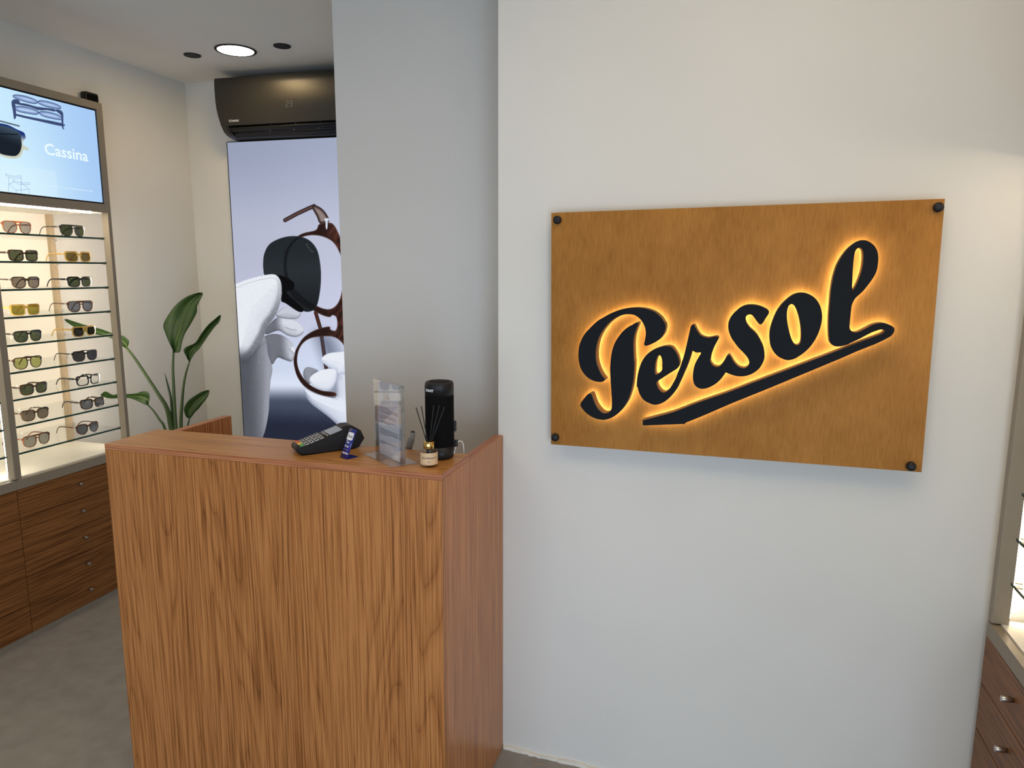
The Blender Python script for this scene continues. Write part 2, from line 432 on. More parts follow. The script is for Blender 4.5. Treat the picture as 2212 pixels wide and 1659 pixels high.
# ------------------------------------------------------------------ outlines measured on their own surfaces (metres)
LETTERS = {'arc':[[(-0.3111,-0.1288),(-0.3169,-0.1338),(-0.3262,-0.1355),(-0.3404,-0.1339),(-0.3548,-0.1283),(-0.3668,-0.1189),(-0.3766,-0.1064),(-0.3828,-0.0926),(-0.3874,-0.0719),(-0.3874,-0.0508),(-0.3845,-0.0332),(-0.3783,-0.0167),(-0.3692,-0.0014),(-0.3576,0.0116),(-0.3462,0.0235),(-0.3336,0.0347),(-0.3187,0.0436),(-0.3028,0.053),(-0.287,0.0602),(-0.27,0.0662),(-0.2476,0.0702),(-0.2308,0.0714),(-0.214,0.0706),(-0.1972,0.0671),(-0.1804,0.0602),(-0.1657,0.0484),(-0.1574,0.0371),(-0.1527,0.0295),(-0.1518,0.0184),(-0.1551,0.005),(-0.1639,-0.0087),(-0.1747,-0.018),(-0.1899,-0.0264),(-0.2009,-0.0302),(-0.2064,-0.0282),(-0.207,-0.0244),(-0.2051,-0.0142),(-0.2034,0.0016),(-0.205,0.015),(-0.2092,0.0261),(-0.2163,0.0371),(-0.2255,0.0458),(-0.2369,0.0517),(-0.2493,0.0531),(-0.2606,0.0523),(-0.2752,0.048),(-0.2887,0.0409),(-0.3022,0.0304),(-0.3135,0.0175),(-0.3235,0.0024),(-0.3313,-0.014),(-0.3362,-0.0314),(-0.3385,-0.0489),(-0.3384,-0.0663),(-0.3369,-0.0777),(-0.3337,-0.0891),(-0.3294,-0.0994),(-0.3232,-0.112),(-0.3172,-0.1198),(-0.3126,-0.1254)]],'stem':[[(-0.2284,0.0323),(-0.2244,0.0302),(-0.2249,0.0257),(-0.228,0.0177),(-0.2321,0.0041),(-0.235,-0.0107),(-0.2356,-0.0277),(-0.2349,-0.0447),(-0.2334,-0.0652),(-0.2318,-0.0786),(-0.2319,-0.0958),(-0.2329,-0.1189),(-0.2356,-0.1421),(-0.2396,-0.1609),(-0.2459,-0.181),(-0.2547,-0.198),(-0.2658,-0.214),(-0.2794,-0.2267),(-0.2944,-0.2361),(-0.3084,-0.2407),(-0.3202,-0.2415),(-0.3357,-0.2391),(-0.3526,-0.2319),(-0.366,-0.2221),(-0.3758,-0.2108),(-0.379,-0.205),(-0.3779,-0.1978),(-0.3715,-0.1878),(-0.3598,-0.1728),(-0.3527,-0.1695),(-0.3479,-0.1721),(-0.3441,-0.1814),(-0.3391,-0.1941),(-0.3329,-0.2055),(-0.3244,-0.2156),(-0.3148,-0.2221),(-0.3065,-0.2227),(-0.2972,-0.2185),(-0.2916,-0.2099),(-0.2901,-0.1991),(-0.2906,-0.1804),(-0.2922,-0.1629),(-0.2945,-0.1396),(-0.2965,-0.1164),(-0.2976,-0.099),(-0.2971,-0.0816),(-0.2958,-0.0644),(-0.2934,-0.0471),(-0.2891,-0.032),(-0.2826,-0.018),(-0.2738,-0.0041),(-0.2639,0.0082),(-0.2517,0.0187),(-0.2406,0.0252)]],'ers':[[(-0.1456,-0.0287),(-0.1368,-0.03),(-0.1301,-0.0343),(-0.1232,-0.0429),(-0.1174,-0.0527),(-0.1137,-0.0637),(-0.1124,-0.0749),(-0.1161,-0.0863),(-0.1267,-0.0947),(-0.1428,-0.1062),(-0.1665,-0.1239),(-0.1703,-0.1276),(-0.1695,-0.1344),(-0.1647,-0.1444),(-0.1577,-0.152),(-0.1498,-0.1549),(-0.1422,-0.151),(-0.1348,-0.1426),(-0.1276,-0.1297),(-0.1205,-0.1146),(-0.1156,-0.0997),(-0.1107,-0.086),(-0.1059,-0.069),(-0.1012,-0.052),(-0.0967,-0.0296),(-0.0923,-0.0051),(-0.0888,0.0148),(-0.0866,0.0258),(-0.0831,0.0298),(-0.0782,0.0288),(-0.0742,0.0218),(-0.0685,0.0121),(-0.0617,0.0036),(-0.053,-0.0011),(-0.0413,-0.0029),(-0.0288,-0.0003),(-0.0195,0.0011),(-0.0156,-0.002),(-0.0165,-0.0069),(-0.0217,-0.018),(-0.0274,-0.0314),(-0.0319,-0.0469),(-0.0336,-0.0625),(-0.0312,-0.069),(-0.0245,-0.0765),(-0.016,-0.0788),(-0.0087,-0.0763),(-0.0018,-0.0677),(0.0039,-0.0565),(0.0077,-0.0487),(0.0122,-0.0457),(0.0165,-0.0488),(0.0227,-0.0589),(0.0294,-0.0685),(0.0381,-0.0757),(0.0475,-0.0787),(0.0547,-0.0782),(0.0615,-0.0724),(0.0632,-0.0658),(0.0617,-0.0572),(0.0561,-0.0477),(0.0464,-0.0373),(0.0356,-0.0269),(0.0246,-0.0132),(0.0157,-0.0005),(0.0099,0.0128),(0.0072,0.0246),(0.0071,0.0375),(0.0102,0.0483),(0.0158,0.0581),(0.0246,0.0679),(0.0343,0.0767),(0.0462,0.0827),(0.0603,0.0846),(0.0744,0.0832),(0.0876,0.0793),(0.099,0.0732),(0.1038,0.0675),(0.1026,0.0612),(0.0972,0.0515),(0.0918,0.0408),(0.0871,0.0354),(0.0831,0.0353),(0.0788,0.0394),(0.0723,0.0477),(0.0648,0.0571),(0.0586,0.0596),(0.0526,0.0579),(0.0488,0.0525),(0.0487,0.045),(0.0528,0.0355),(0.0614,0.0251),(0.0721,0.0158),(0.0807,0.0054),(0.0874,-0.0061),(0.093,-0.0166),(0.0972,-0.0293),(0.0995,-0.0426),(0.0991,-0.0534),(0.0957,-0.0643),(0.0892,-0.0765),(0.0796,-0.0867),(0.0678,-0.0944),(0.0557,-0.0988),(0.0445,-0.1005),(0.031,-0.0996),(0.0173,-0.0959),(0.0072,-0.0923),(0.0062,-0.0931),(0.0019,-0.1005),(-0.005,-0.1108),(-0.016,-0.1225),(-0.0304,-0.1323),(-0.043,-0.1374),(-0.0536,-0.1386),(-0.0635,-0.1353),(-0.0713,-0.1279),(-0.075,-0.1168),(-0.076,-0.1057),(-0.0755,-0.0923),(-0.0734,-0.0788),(-0.0696,-0.0675),(-0.0647,-0.0573),(-0.0588,-0.046),(-0.0584,-0.0426),(-0.0621,-0.0426),(-0.0696,-0.0431),(-0.075,-0.0411),(-0.0789,-0.0388),(-0.0815,-0.0402),(-0.083,-0.0479),(-0.0867,-0.0625),(-0.0914,-0.0784),(-0.0973,-0.0943),(-0.1041,-0.1126),(-0.1111,-0.1299),(-0.1181,-0.1462),(-0.1337,-0.1672),(-0.1509,-0.182),(-0.1707,-0.1895),(-0.1866,-0.1866),(-0.2027,-0.1784),(-0.2145,-0.163),(-0.2215,-0.1426),(-0.2233,-0.1432),(-0.2232,-0.1259),(-0.221,-0.1062),(-0.216,-0.0854),(-0.2087,-0.0679),(-0.198,-0.0527),(-0.1849,-0.042),(-0.1696,-0.0347),(-0.1566,-0.0302)],[(-0.1651,-0.0545),(-0.1617,-0.0563),(-0.1587,-0.0635),(-0.1573,-0.0713),(-0.1571,-0.0826),(-0.1571,-0.0928),(-0.165,-0.1034),(-0.1732,-0.1072),(-0.1757,-0.1005),(-0.1761,-0.0892),(-0.1754,-0.0778),(-0.173,-0.0652),(-0.17,-0.0572)]],'o':[[(0.1776,0.1163),(0.1882,0.1148),(0.2,0.1099),(0.2111,0.1008),(0.2195,0.0886),(0.2247,0.0754),(0.2277,0.059),(0.2273,0.0425),(0.2246,0.0269),(0.2199,0.0111),(0.2123,-0.0058),(0.2027,-0.0208),(0.1918,-0.0328),(0.1807,-0.0423),(0.1694,-0.0497),(0.1549,-0.0533),(0.1428,-0.0503),(0.1305,-0.0439),(0.1199,-0.0326),(0.1121,-0.0179),(0.1087,-0.0021),(0.1079,0.0117),(0.1087,0.0245),(0.1118,0.0394),(0.1168,0.0564),(0.1228,0.0712),(0.1318,0.086),(0.1428,0.0987),(0.1548,0.1092),(0.1661,0.1146)],[(0.1561,0.0877),(0.1611,0.085),(0.1665,0.0773),(0.1722,0.0639),(0.1771,0.0474),(0.1805,0.0308),(0.1824,0.0162),(0.1829,0.0005),(0.1811,-0.0101),(0.1751,-0.0147),(0.1691,-0.0126),(0.1638,-0.0054),(0.158,0.0081),(0.1532,0.0237),(0.1493,0.0393),(0.1465,0.0571),(0.1464,0.0717),(0.1487,0.0822),(0.1523,0.0864)]],'l':[[(0.3049,0.2426),(0.3141,0.2411),(0.3235,0.2356),(0.3322,0.2272),(0.3385,0.2154),(0.3414,0.2007),(0.3417,0.1849),(0.3401,0.1701),(0.3357,0.1572),(0.3294,0.1453),(0.3221,0.1333),(0.3139,0.1212),(0.3045,0.111),(0.2978,0.1028),(0.2924,0.0884),(0.2915,0.0747),(0.2912,0.0594),(0.2909,0.0441),(0.2909,0.0339),(0.294,0.0268),(0.3009,0.0219),(0.3092,0.0222),(0.3181,0.0266),(0.3287,0.033),(0.34,0.0404),(0.3515,0.0448),(0.3623,0.0461),(0.3714,0.0443),(0.3807,0.041),(0.3874,0.0357),(0.3892,0.0297),(0.3875,0.0226),(0.3827,0.0154),(0.3742,0.0091),(0.3638,0.0026),(0.3507,-0.005),(0.3331,-0.0138),(0.3108,-0.0249),(0.2883,-0.0372),(0.2637,-0.0503),(0.1174,-0.1262),(0.0265,-0.1723),(-0.0442,-0.2103),(-0.095,-0.2358),(-0.0965,-0.2369),(-0.1926,-0.2479),(-0.202,-0.247),(-0.2038,-0.247),(-0.2034,-0.2377),(-0.2014,-0.2346),(-0.1249,-0.2073),(-0.0638,-0.1781),(0.0124,-0.1453),(0.0731,-0.1165),(0.1334,-0.0883),(0.264,-0.0268),(0.3093,-0.0049),(0.3316,0.0056),(0.3537,0.0155),(0.3642,0.0209),(0.3692,0.0261),(0.3662,0.0298),(0.3608,0.0304),(0.3528,0.0281),(0.3395,0.0221),(0.3264,0.0136),(0.3132,0.0049),(0.2999,-0.0027),(0.2864,-0.0099),(0.2763,-0.0134),(0.2688,-0.0142),(0.2603,-0.0135),(0.2534,-0.0096),(0.2492,-0.0035),(0.247,0.0068),(0.245,0.0223),(0.2434,0.0429),(0.2427,0.0634),(0.2428,0.0839),(0.243,0.1074),(0.2435,0.1274),(0.2454,0.1477),(0.248,0.1648),(0.2523,0.1829),(0.2579,0.1969),(0.2652,0.2109),(0.2744,0.2237),(0.2855,0.2345),(0.296,0.2413)],[(0.2998,0.2253),(0.3046,0.2225),(0.3078,0.2156),(0.3095,0.2047),(0.3096,0.1909),(0.3082,0.173),(0.3048,0.1571),(0.3005,0.1421),(0.2958,0.13),(0.2917,0.1239),(0.2898,0.1309),(0.289,0.148),(0.2885,0.168),(0.2884,0.1879),(0.289,0.2058),(0.2905,0.2167),(0.2946,0.2231)]]}
POSTER = {'temple':[(0.6547,1.8671),(0.7378,1.9038),(0.8134,1.9326),(0.8533,1.9458)],'temple_end':[(0.8382,1.9375),(0.8536,1.9522),(0.8991,1.9332),(0.9339,1.8952),(0.9443,1.8543),(0.8878,1.8444),(0.8664,1.8855)],'temple_back':[(0.8344,1.3199),(0.8614,1.2247),(0.8752,1.1117),(0.8897,0.9807)],'frame':[(0.632,1.6142),(0.6395,1.6585),(0.6584,1.7027),(0.7116,1.7573),(0.7694,1.7895),(0.8568,1.8081),(0.8829,1.8423),(0.9622,1.8466),(1.0024,1.7925),(1.0298,1.7224),(1.07,1.6683),(1.1636,1.6035),(1.1454,1.0524),(1.0376,1.0601),(1.0187,1.116),(0.9893,1.1546),(0.9406,1.1781),(0.8656,1.1773),(0.7893,1.1639),(0.7341,1.1281),(0.7018,1.072),(0.6945,1.0024),(0.7206,0.9337),(0.7757,0.8778),(0.8509,0.8463),(0.9391,0.8387),(0.9483,0.816),(0.8874,0.8108),(0.8117,0.827),(0.7365,0.8645),(0.688,0.9266),(0.6689,1.0073),(0.6771,1.0654),(0.7042,1.1181),(0.7517,1.1743),(0.8296,1.2172),(0.9183,1.2395),(0.9299,1.2206),(0.9608,1.2158),(0.9745,1.2497),(0.9701,1.2944),(0.9459,1.3073),(0.9269,1.2958),(0.8837,1.3039),(0.8223,1.3309),(0.7362,1.3745),(0.6753,1.4243),(0.6413,1.5026),(0.6315,1.5585)],'hole':[(0.6536,1.6142),(0.6654,1.6695),(0.6905,1.7135),(0.7301,1.7516),(0.7809,1.7719),(0.8431,1.7779),(0.9101,1.7665),(0.9697,1.7336),(1.0096,1.6685),(1.0252,1.6034),(1.0218,1.5161),(1.0091,1.4391),(0.986,1.3836),(0.9477,1.3497),(0.9041,1.3434),(0.8487,1.3593),(0.7752,1.3975),(0.7024,1.4583),(0.6673,1.514),(0.6525,1.5697)],'lens':[(0.4911,1.6141),(0.5022,1.67),(0.5389,1.7255),(0.6045,1.7581),(0.6811,1.7739),(0.7559,1.77),(0.8168,1.7455),(0.8613,1.6908),(0.8783,1.6033),(0.8781,1.5152),(0.8642,1.4265),(0.8424,1.3592),(0.8097,1.3307),(0.7591,1.3264),(0.6972,1.357),(0.6236,1.4125),(0.5895,1.491),(0.5021,1.5389),(0.4913,1.5748)],'palm':[(0.2481,1.4713),(0.2959,1.4888),(0.3836,1.5179),(0.4893,1.5411),(0.567,1.547),(0.6035,1.5136),(0.6107,1.4574),(0.596,1.3782),(0.5524,1.292),(0.4966,1.2277),(0.4596,1.1574),(0.366,1.0377),(0.2972,1.0118),(0.2159,1.009)],'wrist':[(0.2184,1.0447),(0.298,1.0236),(0.3846,1.1204),(0.4617,1.1923),(0.4846,1.1349),(0.4929,1.0536),(0.5184,0.9726),(0.5004,0.8895),(0.4869,0.7941),(0.4718,0.6737),(0.421,0.5196),(0.3266,0.4215),(0.1742,0.411)],'finger_a':[(0.5638,1.3094),(0.6202,1.3502),(0.6836,1.3398),(0.7361,1.3215),(0.7088,1.2837),(0.642,1.2789),(0.5782,1.2891)],'finger_b':[(0.5583,1.2807),(0.6171,1.2933),(0.6927,1.2686),(0.7419,1.2333),(0.7478,1.1993),(0.7005,1.1707),(0.6366,1.1782),(0.5735,1.2065),(0.4939,1.1815),(0.4756,1.2042)],'finger_c':[(0.4593,1.1516),(0.5333,1.1848),(0.6105,1.1729),(0.6675,1.1285),(0.68,1.0713),(0.6566,1.0184),(0.6026,1.0282),(0.5576,1.0383),(0.5157,0.9936),(0.4757,1.0531)],'black_finger':[(0.5795,1.5415),(0.6552,1.5251),(0.6991,1.4918),(0.6833,1.4559),(0.644,1.4352),(0.7499,1.3443),(0.721,1.3235),(0.6343,1.373),(0.6031,1.3896),(0.6107,1.4574)],'r_grey':[(0.7309,0.9341),(0.7419,0.9752),(0.7745,0.9879),(0.8372,0.9672),(0.7913,0.9365),(0.7827,0.8898),(0.757,0.8887)],'r_top':[(0.8593,1.037),(0.8986,1.0726),(0.9742,1.0863),(1.0609,1.0891),(1.1941,1.0541),(1.1915,0.9695),(0.9937,0.9504),(0.9571,0.9718),(0.8954,0.9982)],'r_mid':[(0.7751,0.9185),(0.8176,0.9549),(0.8947,0.9809),(0.9596,0.9719),(0.949,0.8969),(0.9017,0.8486),(0.8257,0.8545),(0.7824,0.8839)],'r_arm':[(0.7357,0.8469),(0.7989,0.8264),(0.8873,0.8073),(0.9508,0.8161),(0.9518,0.9659),(1.0697,0.9932),(1.1923,0.9978),(1.2996,0.4881),(1.0786,0.5435),(0.9806,0.6137),(0.8822,0.6902),(0.7828,0.7554),(0.7463,0.8006)]}
SCREEN = {'sofa_cushions':[[(0.2679,2.2713),(0.2872,2.2783),(0.3253,2.2808),(0.3636,2.2772),(0.3745,2.2692),(0.3616,2.2596),(0.3227,2.2581),(0.289,2.2609),(0.2707,2.2636)],[(0.3763,2.2679),(0.3874,2.2779),(0.424,2.2817),(0.4692,2.279),(0.4852,2.2716),(0.4758,2.2625),(0.4338,2.2591),(0.3935,2.2611)],[(0.2703,2.2283),(0.2974,2.2357),(0.3396,2.2377),(0.3705,2.2337),(0.3756,2.2261),(0.3606,2.2161),(0.3215,2.2134),(0.2798,2.2134)],[(0.3774,2.2247),(0.3864,2.2335),(0.4192,2.2384),(0.4645,2.2369),(0.4838,2.2282),(0.4837,2.2191),(0.4454,2.2153),(0.3965,2.2163)]],'sofa_dark':[[(0.271,2.2015),(0.3201,2.2012),(0.4821,2.2044),(0.4828,2.1919),(0.3777,2.1916),(0.2719,2.1933)],[(0.2855,2.2467),(0.3219,2.2511),(0.3723,2.2497),(0.4501,2.2571),(0.4531,2.2471),(0.4159,2.2448),(0.3788,2.2372),(0.34,2.2412),(0.2866,2.2402)],[(0.2572,2.2423),(0.268,2.2563),(0.2888,2.2592),(0.2951,2.2487),(0.2847,2.2398),(0.2734,2.239),(0.2738,2.2257),(0.2717,2.1916),(0.2648,2.1794),(0.2605,2.1809),(0.2593,2.2126)],[(0.4537,2.2526),(0.4712,2.259),(0.4877,2.256),(0.494,2.2428),(0.4891,2.1913),(0.4923,2.181),(0.4846,2.1814),(0.4804,2.1969),(0.4831,2.2334),(0.4696,2.2451)]],'lens':[(0.1487,2.1347),(0.1916,2.1428),(0.2275,2.1428),(0.2635,2.1359),(0.2811,2.1255),(0.2833,2.1054),(0.2825,2.0779),(0.2727,2.0523),(0.2557,2.0344),(0.2328,2.0293),(0.2,2.0294),(0.1791,2.0346),(0.1387,2.0481)],'rim':[(0.1499,2.1447),(0.1925,2.1502),(0.232,2.1503),(0.2677,2.1401),(0.2971,2.1335),(0.3035,2.1226),(0.3027,2.1087),(0.2936,2.102),(0.2894,2.0824),(0.3113,2.0721),(0.3083,2.063),(0.2892,2.0635),(0.2831,2.0505),(0.2704,2.0314),(0.2467,2.0211),(0.2134,2.0196),(0.1782,2.0262),(0.1375,2.0381)],'chair':[[(0.1987,1.9552),(0.22,1.9494),(0.2424,1.9504),(0.2655,1.9557),(0.2654,1.9481),(0.2415,1.9424),(0.2192,1.9425),(0.2016,1.9488),(0.1987,1.9552)],[(0.2276,1.9349),(0.2474,1.9287),(0.2776,1.928),(0.3005,1.932),(0.2996,1.9242),(0.2769,1.9217),(0.2502,1.9204),(0.2322,1.9269),(0.2276,1.9349)],[(0.2122,1.945),(0.2083,1.9174),(0.2379,1.8949),(0.2962,1.9045),(0.2608,1.9302)],[(0.2083,1.9174),(0.2043,1.8829)],[(0.2379,1.8949),(0.2365,1.8827)],[(0.2962,1.9045),(0.2952,1.8851)],[(0.2654,1.9481),(0.2583,1.8849)],[(0.2088,1.9157),(0.2322,1.9269)]]}
LEAVES = [[[(-2.127,1.0,1.147),(-2.123,0.994,1.158),(-2.137,0.988,1.198),(-2.149,0.981,1.246),(-2.152,0.975,1.289),(-2.106,0.969,1.347),(-2.038,0.962,1.406),(-1.961,0.956,1.445),(-1.878,0.95,1.464)],[(-2.151,1.03,1.137),(-2.14,1.024,1.154),(-2.12,1.018,1.191),(-2.099,1.011,1.224),(-2.077,1.005,1.262),(-2.042,0.999,1.334),(-2.003,0.993,1.39),(-1.958,0.986,1.427),(-1.897,0.98,1.459)],[(-2.119,1.0,1.142),(-2.077,0.994,1.147),(-2.056,0.988,1.19),(-2.025,0.981,1.244),(-1.974,0.975,1.303),(-1.932,0.969,1.356),(-1.92,0.962,1.39),(-1.895,0.956,1.421),(-1.867,0.95,1.454)]],[[(-2.001,0.97,1.1),(-2.008,0.961,1.126),(-2.016,0.953,1.161),(-1.991,0.944,1.182),(-1.925,0.935,1.207),(-1.878,0.926,1.253),(-1.824,0.917,1.301),(-1.766,0.909,1.338),(-1.734,0.9,1.356)],[(-2.02,0.995,1.096),(-2.009,0.986,1.12),(-1.993,0.978,1.153),(-1.964,0.969,1.174),(-1.913,0.96,1.207),(-1.869,0.951,1.25),(-1.82,0.942,1.293),(-1.776,0.934,1.324),(-1.75,0.925,1.35)],[(-1.997,0.97,1.1),(-1.974,0.961,1.122),(-1.942,0.953,1.153),(-1.91,0.944,1.174),(-1.869,0.935,1.212),(-1.828,0.926,1.252),(-1.783,0.917,1.292),(-1.748,0.909,1.318),(-1.728,0.9,1.349)]],[[(-1.991,0.93,0.808),(-2.004,0.923,0.82),(-2.008,0.916,0.856),(-1.992,0.909,0.882),(-1.958,0.901,0.914),(-1.9,0.894,0.947),(-1.855,0.887,0.967),(-1.813,0.88,0.978)],[(-2.006,0.95,0.803),(-2.003,0.943,0.815),(-1.991,0.936,0.847),(-1.966,0.929,0.872),(-1.933,0.921,0.903),(-1.889,0.914,0.932),(-1.856,0.907,0.953),(-1.828,0.9,0.971)],[(-1.986,0.93,0.808),(-1.967,0.923,0.82),(-1.939,0.916,0.847),(-1.906,0.909,0.871),(-1.873,0.901,0.901),(-1.845,0.894,0.926),(-1.823,0.887,0.949),(-1.809,0.88,0.973)]],[[(-2.247,0.93,0.868),(-2.226,0.922,0.909),(-2.227,0.914,0.938),(-2.254,0.907,0.942),(-2.293,0.899,0.931),(-2.345,0.891,0.926),(-2.397,0.883,0.925),(-2.422,0.876,0.92),(-2.459,0.868,0.938),(-2.486,0.86,0.92)],[(-2.264,0.945,0.863),(-2.252,0.937,0.884),(-2.256,0.929,0.901),(-2.281,0.922,0.909),(-2.319,0.914,0.912),(-2.361,0.906,0.912),(-2.414,0.898,0.909),(-2.446,0.891,0.906),(-2.48,0.883,0.918),(-2.503,0.875,0.915)],[(-2.252,0.93,0.864),(-2.248,0.922,0.866),(-2.255,0.914,0.87),(-2.279,0.907,0.883),(-2.316,0.899,0.899),(-2.347,0.891,0.904),(-2.399,0.883,0.901),(-2.438,0.876,0.899),(-2.469,0.868,0.904),(-2.488,0.86,0.915)]],[[(-2.284,0.86,1.179),(-2.251,0.842,1.211),(-2.262,0.824,1.24),(-2.281,0.806,1.246),(-2.319,0.788,1.263),(-2.357,0.769,1.28),(-2.41,0.751,1.294),(-2.462,0.733,1.312),(-2.516,0.715,1.331)],[(-2.299,0.87,1.175),(-2.281,0.852,1.196),(-2.292,0.834,1.22),(-2.307,0.816,1.234),(-2.341,0.797,1.25),(-2.384,0.779,1.264),(-2.434,0.761,1.278),(-2.485,0.743,1.301),(-2.528,0.725,1.326)],[(-2.293,0.86,1.174),(-2.292,0.842,1.183),(-2.301,0.824,1.201),(-2.313,0.806,1.224),(-2.342,0.788,1.239),(-2.39,0.769,1.251),(-2.437,0.751,1.265),(-2.485,0.733,1.291),(-2.517,0.715,1.323)]]]
STEMS = [[[(-2.123,1.0,1.142),(-2.135,1.0,1.058),(-2.139,1.0,0.95),(-2.142,1.0,0.868),(-2.145,1.0,0.725)],[0.006,0.008,0.009,0.01,0.012]],[[(-1.999,0.97,1.1),(-2.033,0.978,1.039),(-2.061,0.985,0.967),(-2.086,0.993,0.872),(-2.111,1.0,0.732)],[0.004,0.006,0.007,0.009,0.011]],[[(-2.291,0.86,1.177),(-2.268,0.886,1.12),(-2.225,0.912,1.023),(-2.187,0.938,0.93),(-2.16,0.964,0.846),(-2.162,0.99,0.726)],[0.006,0.007,0.008,0.009,0.012,0.015]],[[(-2.25,0.93,0.866),(-2.227,0.943,0.83),(-2.205,0.957,0.779),(-2.189,0.97,0.731)],[0.004,0.005,0.006,0.007]],[[(-1.988,0.93,0.808),(-2.018,0.945,0.761),(-2.044,0.96,0.724)],[0.004,0.005,0.006]],[[(-2.172,0.98,1.035),(-2.169,0.985,0.999),(-2.164,0.99,0.955),(-2.158,0.995,0.895),(-2.159,1.0,0.784)],[0.0005,0.004,0.006,0.007,0.008]]]

# ------------------------------------------------------------------ reception counter
X0, X1, YF, HP, TL, DL = -1.011, .0166, -.505, 1.07, .0166, .197
ct = thing('reception_counter', 'cherry wood reception counter with a narrow raised ledge, standing against the white wall', 'counter', ((X0 + X1) / 2, YF, 0))
cx = (X0 + X1) / 2
W2 = (X1 - X0) / 2
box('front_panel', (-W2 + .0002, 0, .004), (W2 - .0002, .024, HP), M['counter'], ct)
for s in (-1, 1):
    a, b = (-W2, -W2 + .03) if s < 0 else (W2 - .03, W2)
    mb = MB(); mb.box((a, .0242, .004), (b, -YF - .003, HP), .0008); mb.bm.normal_update()
    for f in mb.bm.faces: f.material_index = 1 if abs(f.normal.z) > .5 else 0
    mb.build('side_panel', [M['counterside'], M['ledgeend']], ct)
mb = MB(); mb.box((-W2, -.0005, HP + .0003), (W2, DL, HP + TL), .0008)
for f in mb.bm.faces:
    c = f.calc_center_median()
    if abs(f.normal.z) < .5 or c.z < HP + TL * .6: f.material_index = 1
mb.bm.normal_update()
for f in mb.bm.faces: f.material_index = 0 if f.normal.z > .5 else (2 if abs(f.normal.x) > .5 else 1)
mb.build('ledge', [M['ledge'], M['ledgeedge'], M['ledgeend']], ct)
box('inner_worktop', (-W2 + .0305, .0245, .72), (W2 - .0305, -YF - .006, .75), M['ledge'], ct)

# ------------------------------------------------------------------ backlit sign
CSS, CSZ, BW_, BH_ = .66512, 1.40644, .96747, .66776
sg = thing('wall_sign', 'large amber plywood sign with black backlit script letters, on the white wall', 'sign', (CSS * math.cos(SW), -CSS * math.sin(SW), CSZ), -SW)
TILT = .0105


def tl(u, v): return (u * math.cos(TILT) - v * math.sin(TILT), v * math.cos(TILT) + u * math.sin(TILT))


mb = MB()
bd = [tl(-BW_ / 2, -BH_ / 2), tl(BW_ / 2, -BH_ / 2), tl(BW_ / 2, BH_ / 2), tl(-BW_ / 2, BH_ / 2)]
mb.prism(bd, [], lambda u, v, d: (u, -d, v), .034, .050, 0, 1)
mb.build('board', [M['ply'], M['plyedge']], sg)
for u, v in ((-.468, .3085), (.4672, .319), (-.466, -.3155), (.4617, -.3142)):
    mb = MB()
    prof = [(.0055, .0), (.0055, .034)]
    mb.lathe([(.006, 0), (.006, .050), (.0105, .0505), (.0115, .053), (.0115, .060), (.0095, .0635), (.004, .065)], 24)
    mb.build('standoff_screw', M['black'], sg, M=Matrix.Translation((u, 0, v)) @ Matrix.Rotation(rad(90), 4, 'X'))
mx = lambda u, v, d: (u, -d, v)
for key in ('arc', 'stem', 'ers', 'o', 'l'):
    loops = [smooth(l, 4) for l in LETTERS[key]]
    mb = MB(); mb.prism(loops[0], loops[1:], mx, .0645, .108, 0, 1)
    # the face is a thin black plate over a tan body
    lt = mb.build('letter', [M['letterface'], M['letterside']], sg)
    mb = MB(); mb.prism(loops[0], loops[1:], mx, .0634, .0643, 0, 1)
    mb.build('backlight', [M['led'], M['letterside']], lt)

# ------------------------------------------------------------------ pictures painted on a fine grid
def sd(poly, U, V):
    """signed distance to a polygon, negative inside"""
    P = np.array(poly, float); n = len(P); d = np.full(U.shape, 1e9); ins = np.zeros(U.shape, bool)
    for i in range(n):
        a, b = P[i], P[(i + 1) % n]; e = b - a
        t = np.clip(((U - a[0]) * e[0] + (V - a[1]) * e[1]) / max(e @ e, 1e-12), 0, 1)
        d = np.minimum(d, np.hypot(U - a[0] - t * e[0], V - a[1] - t * e[1]))
        if a[1] != b[1]:
            c = ((V >= a[1]) != (V >= b[1])) & (U < a[0] + (V - a[1]) / (b[1] - a[1]) * e[0]); ins ^= c
    return np.where(ins, -d, d)


def sl(poly, U, V):
    P = np.array(poly, float); d = np.full(U.shape, 1e9)
    for a, b in zip(P, P[1:]):
        e = b - a; t = np.clip(((U - a[0]) * e[0] + (V - a[1]) * e[1]) / max(e @ e, 1e-12), 0, 1)
        d = np.minimum(d, np.hypot(U - a[0] - t * e[0], V - a[1] - t * e[1]))
    return d


def step(a, b, x): t = np.clip((x - a) / (b - a), 0, 1); return t * t * (3 - 2 * t)


def over(C, al, col):
    col = np.asarray(col, float)
    if col.ndim == 1: col = np.broadcast_to(col, C.shape)
    return C * (1 - al[..., None]) + col * al[..., None]


def mixc(a, b, t): return np.asarray(a, float) * (1 - t[..., None]) + np.asarray(b, float) * t[..., None]


def picture(name, U, V, C, place, strength, parent):
    nv, nu = U.shape
    verts = [place(u, v) for u, v in zip(U.ravel(), V.ravel())]
    idx = np.arange(nv * nu).reshape(nv, nu)
    faces = np.stack([idx[:-1, :-1], idx[:-1, 1:], idx[1:, 1:], idx[1:, :-1]], -1).reshape(-1, 4)
    me = bpy.data.meshes.new(name); me.from_pydata(verts, [], faces.tolist())
    at = me.color_attributes.new('picture', 'FLOAT_COLOR', 'POINT')
    c = np.clip(C, 0, 255) / 255.0
    c = np.where(c <= .04045, c / 12.92, ((c + .055) / 1.055) ** 2.4)
    at.data.foreach_set('color', np.concatenate([c, np.ones(c.shape[:2] + (1,))], -1).astype(np.float32).ravel())
    me.materials.append(painted(name + '_print', strength))
    return link(bpy.data.objects.new(name, me), parent)


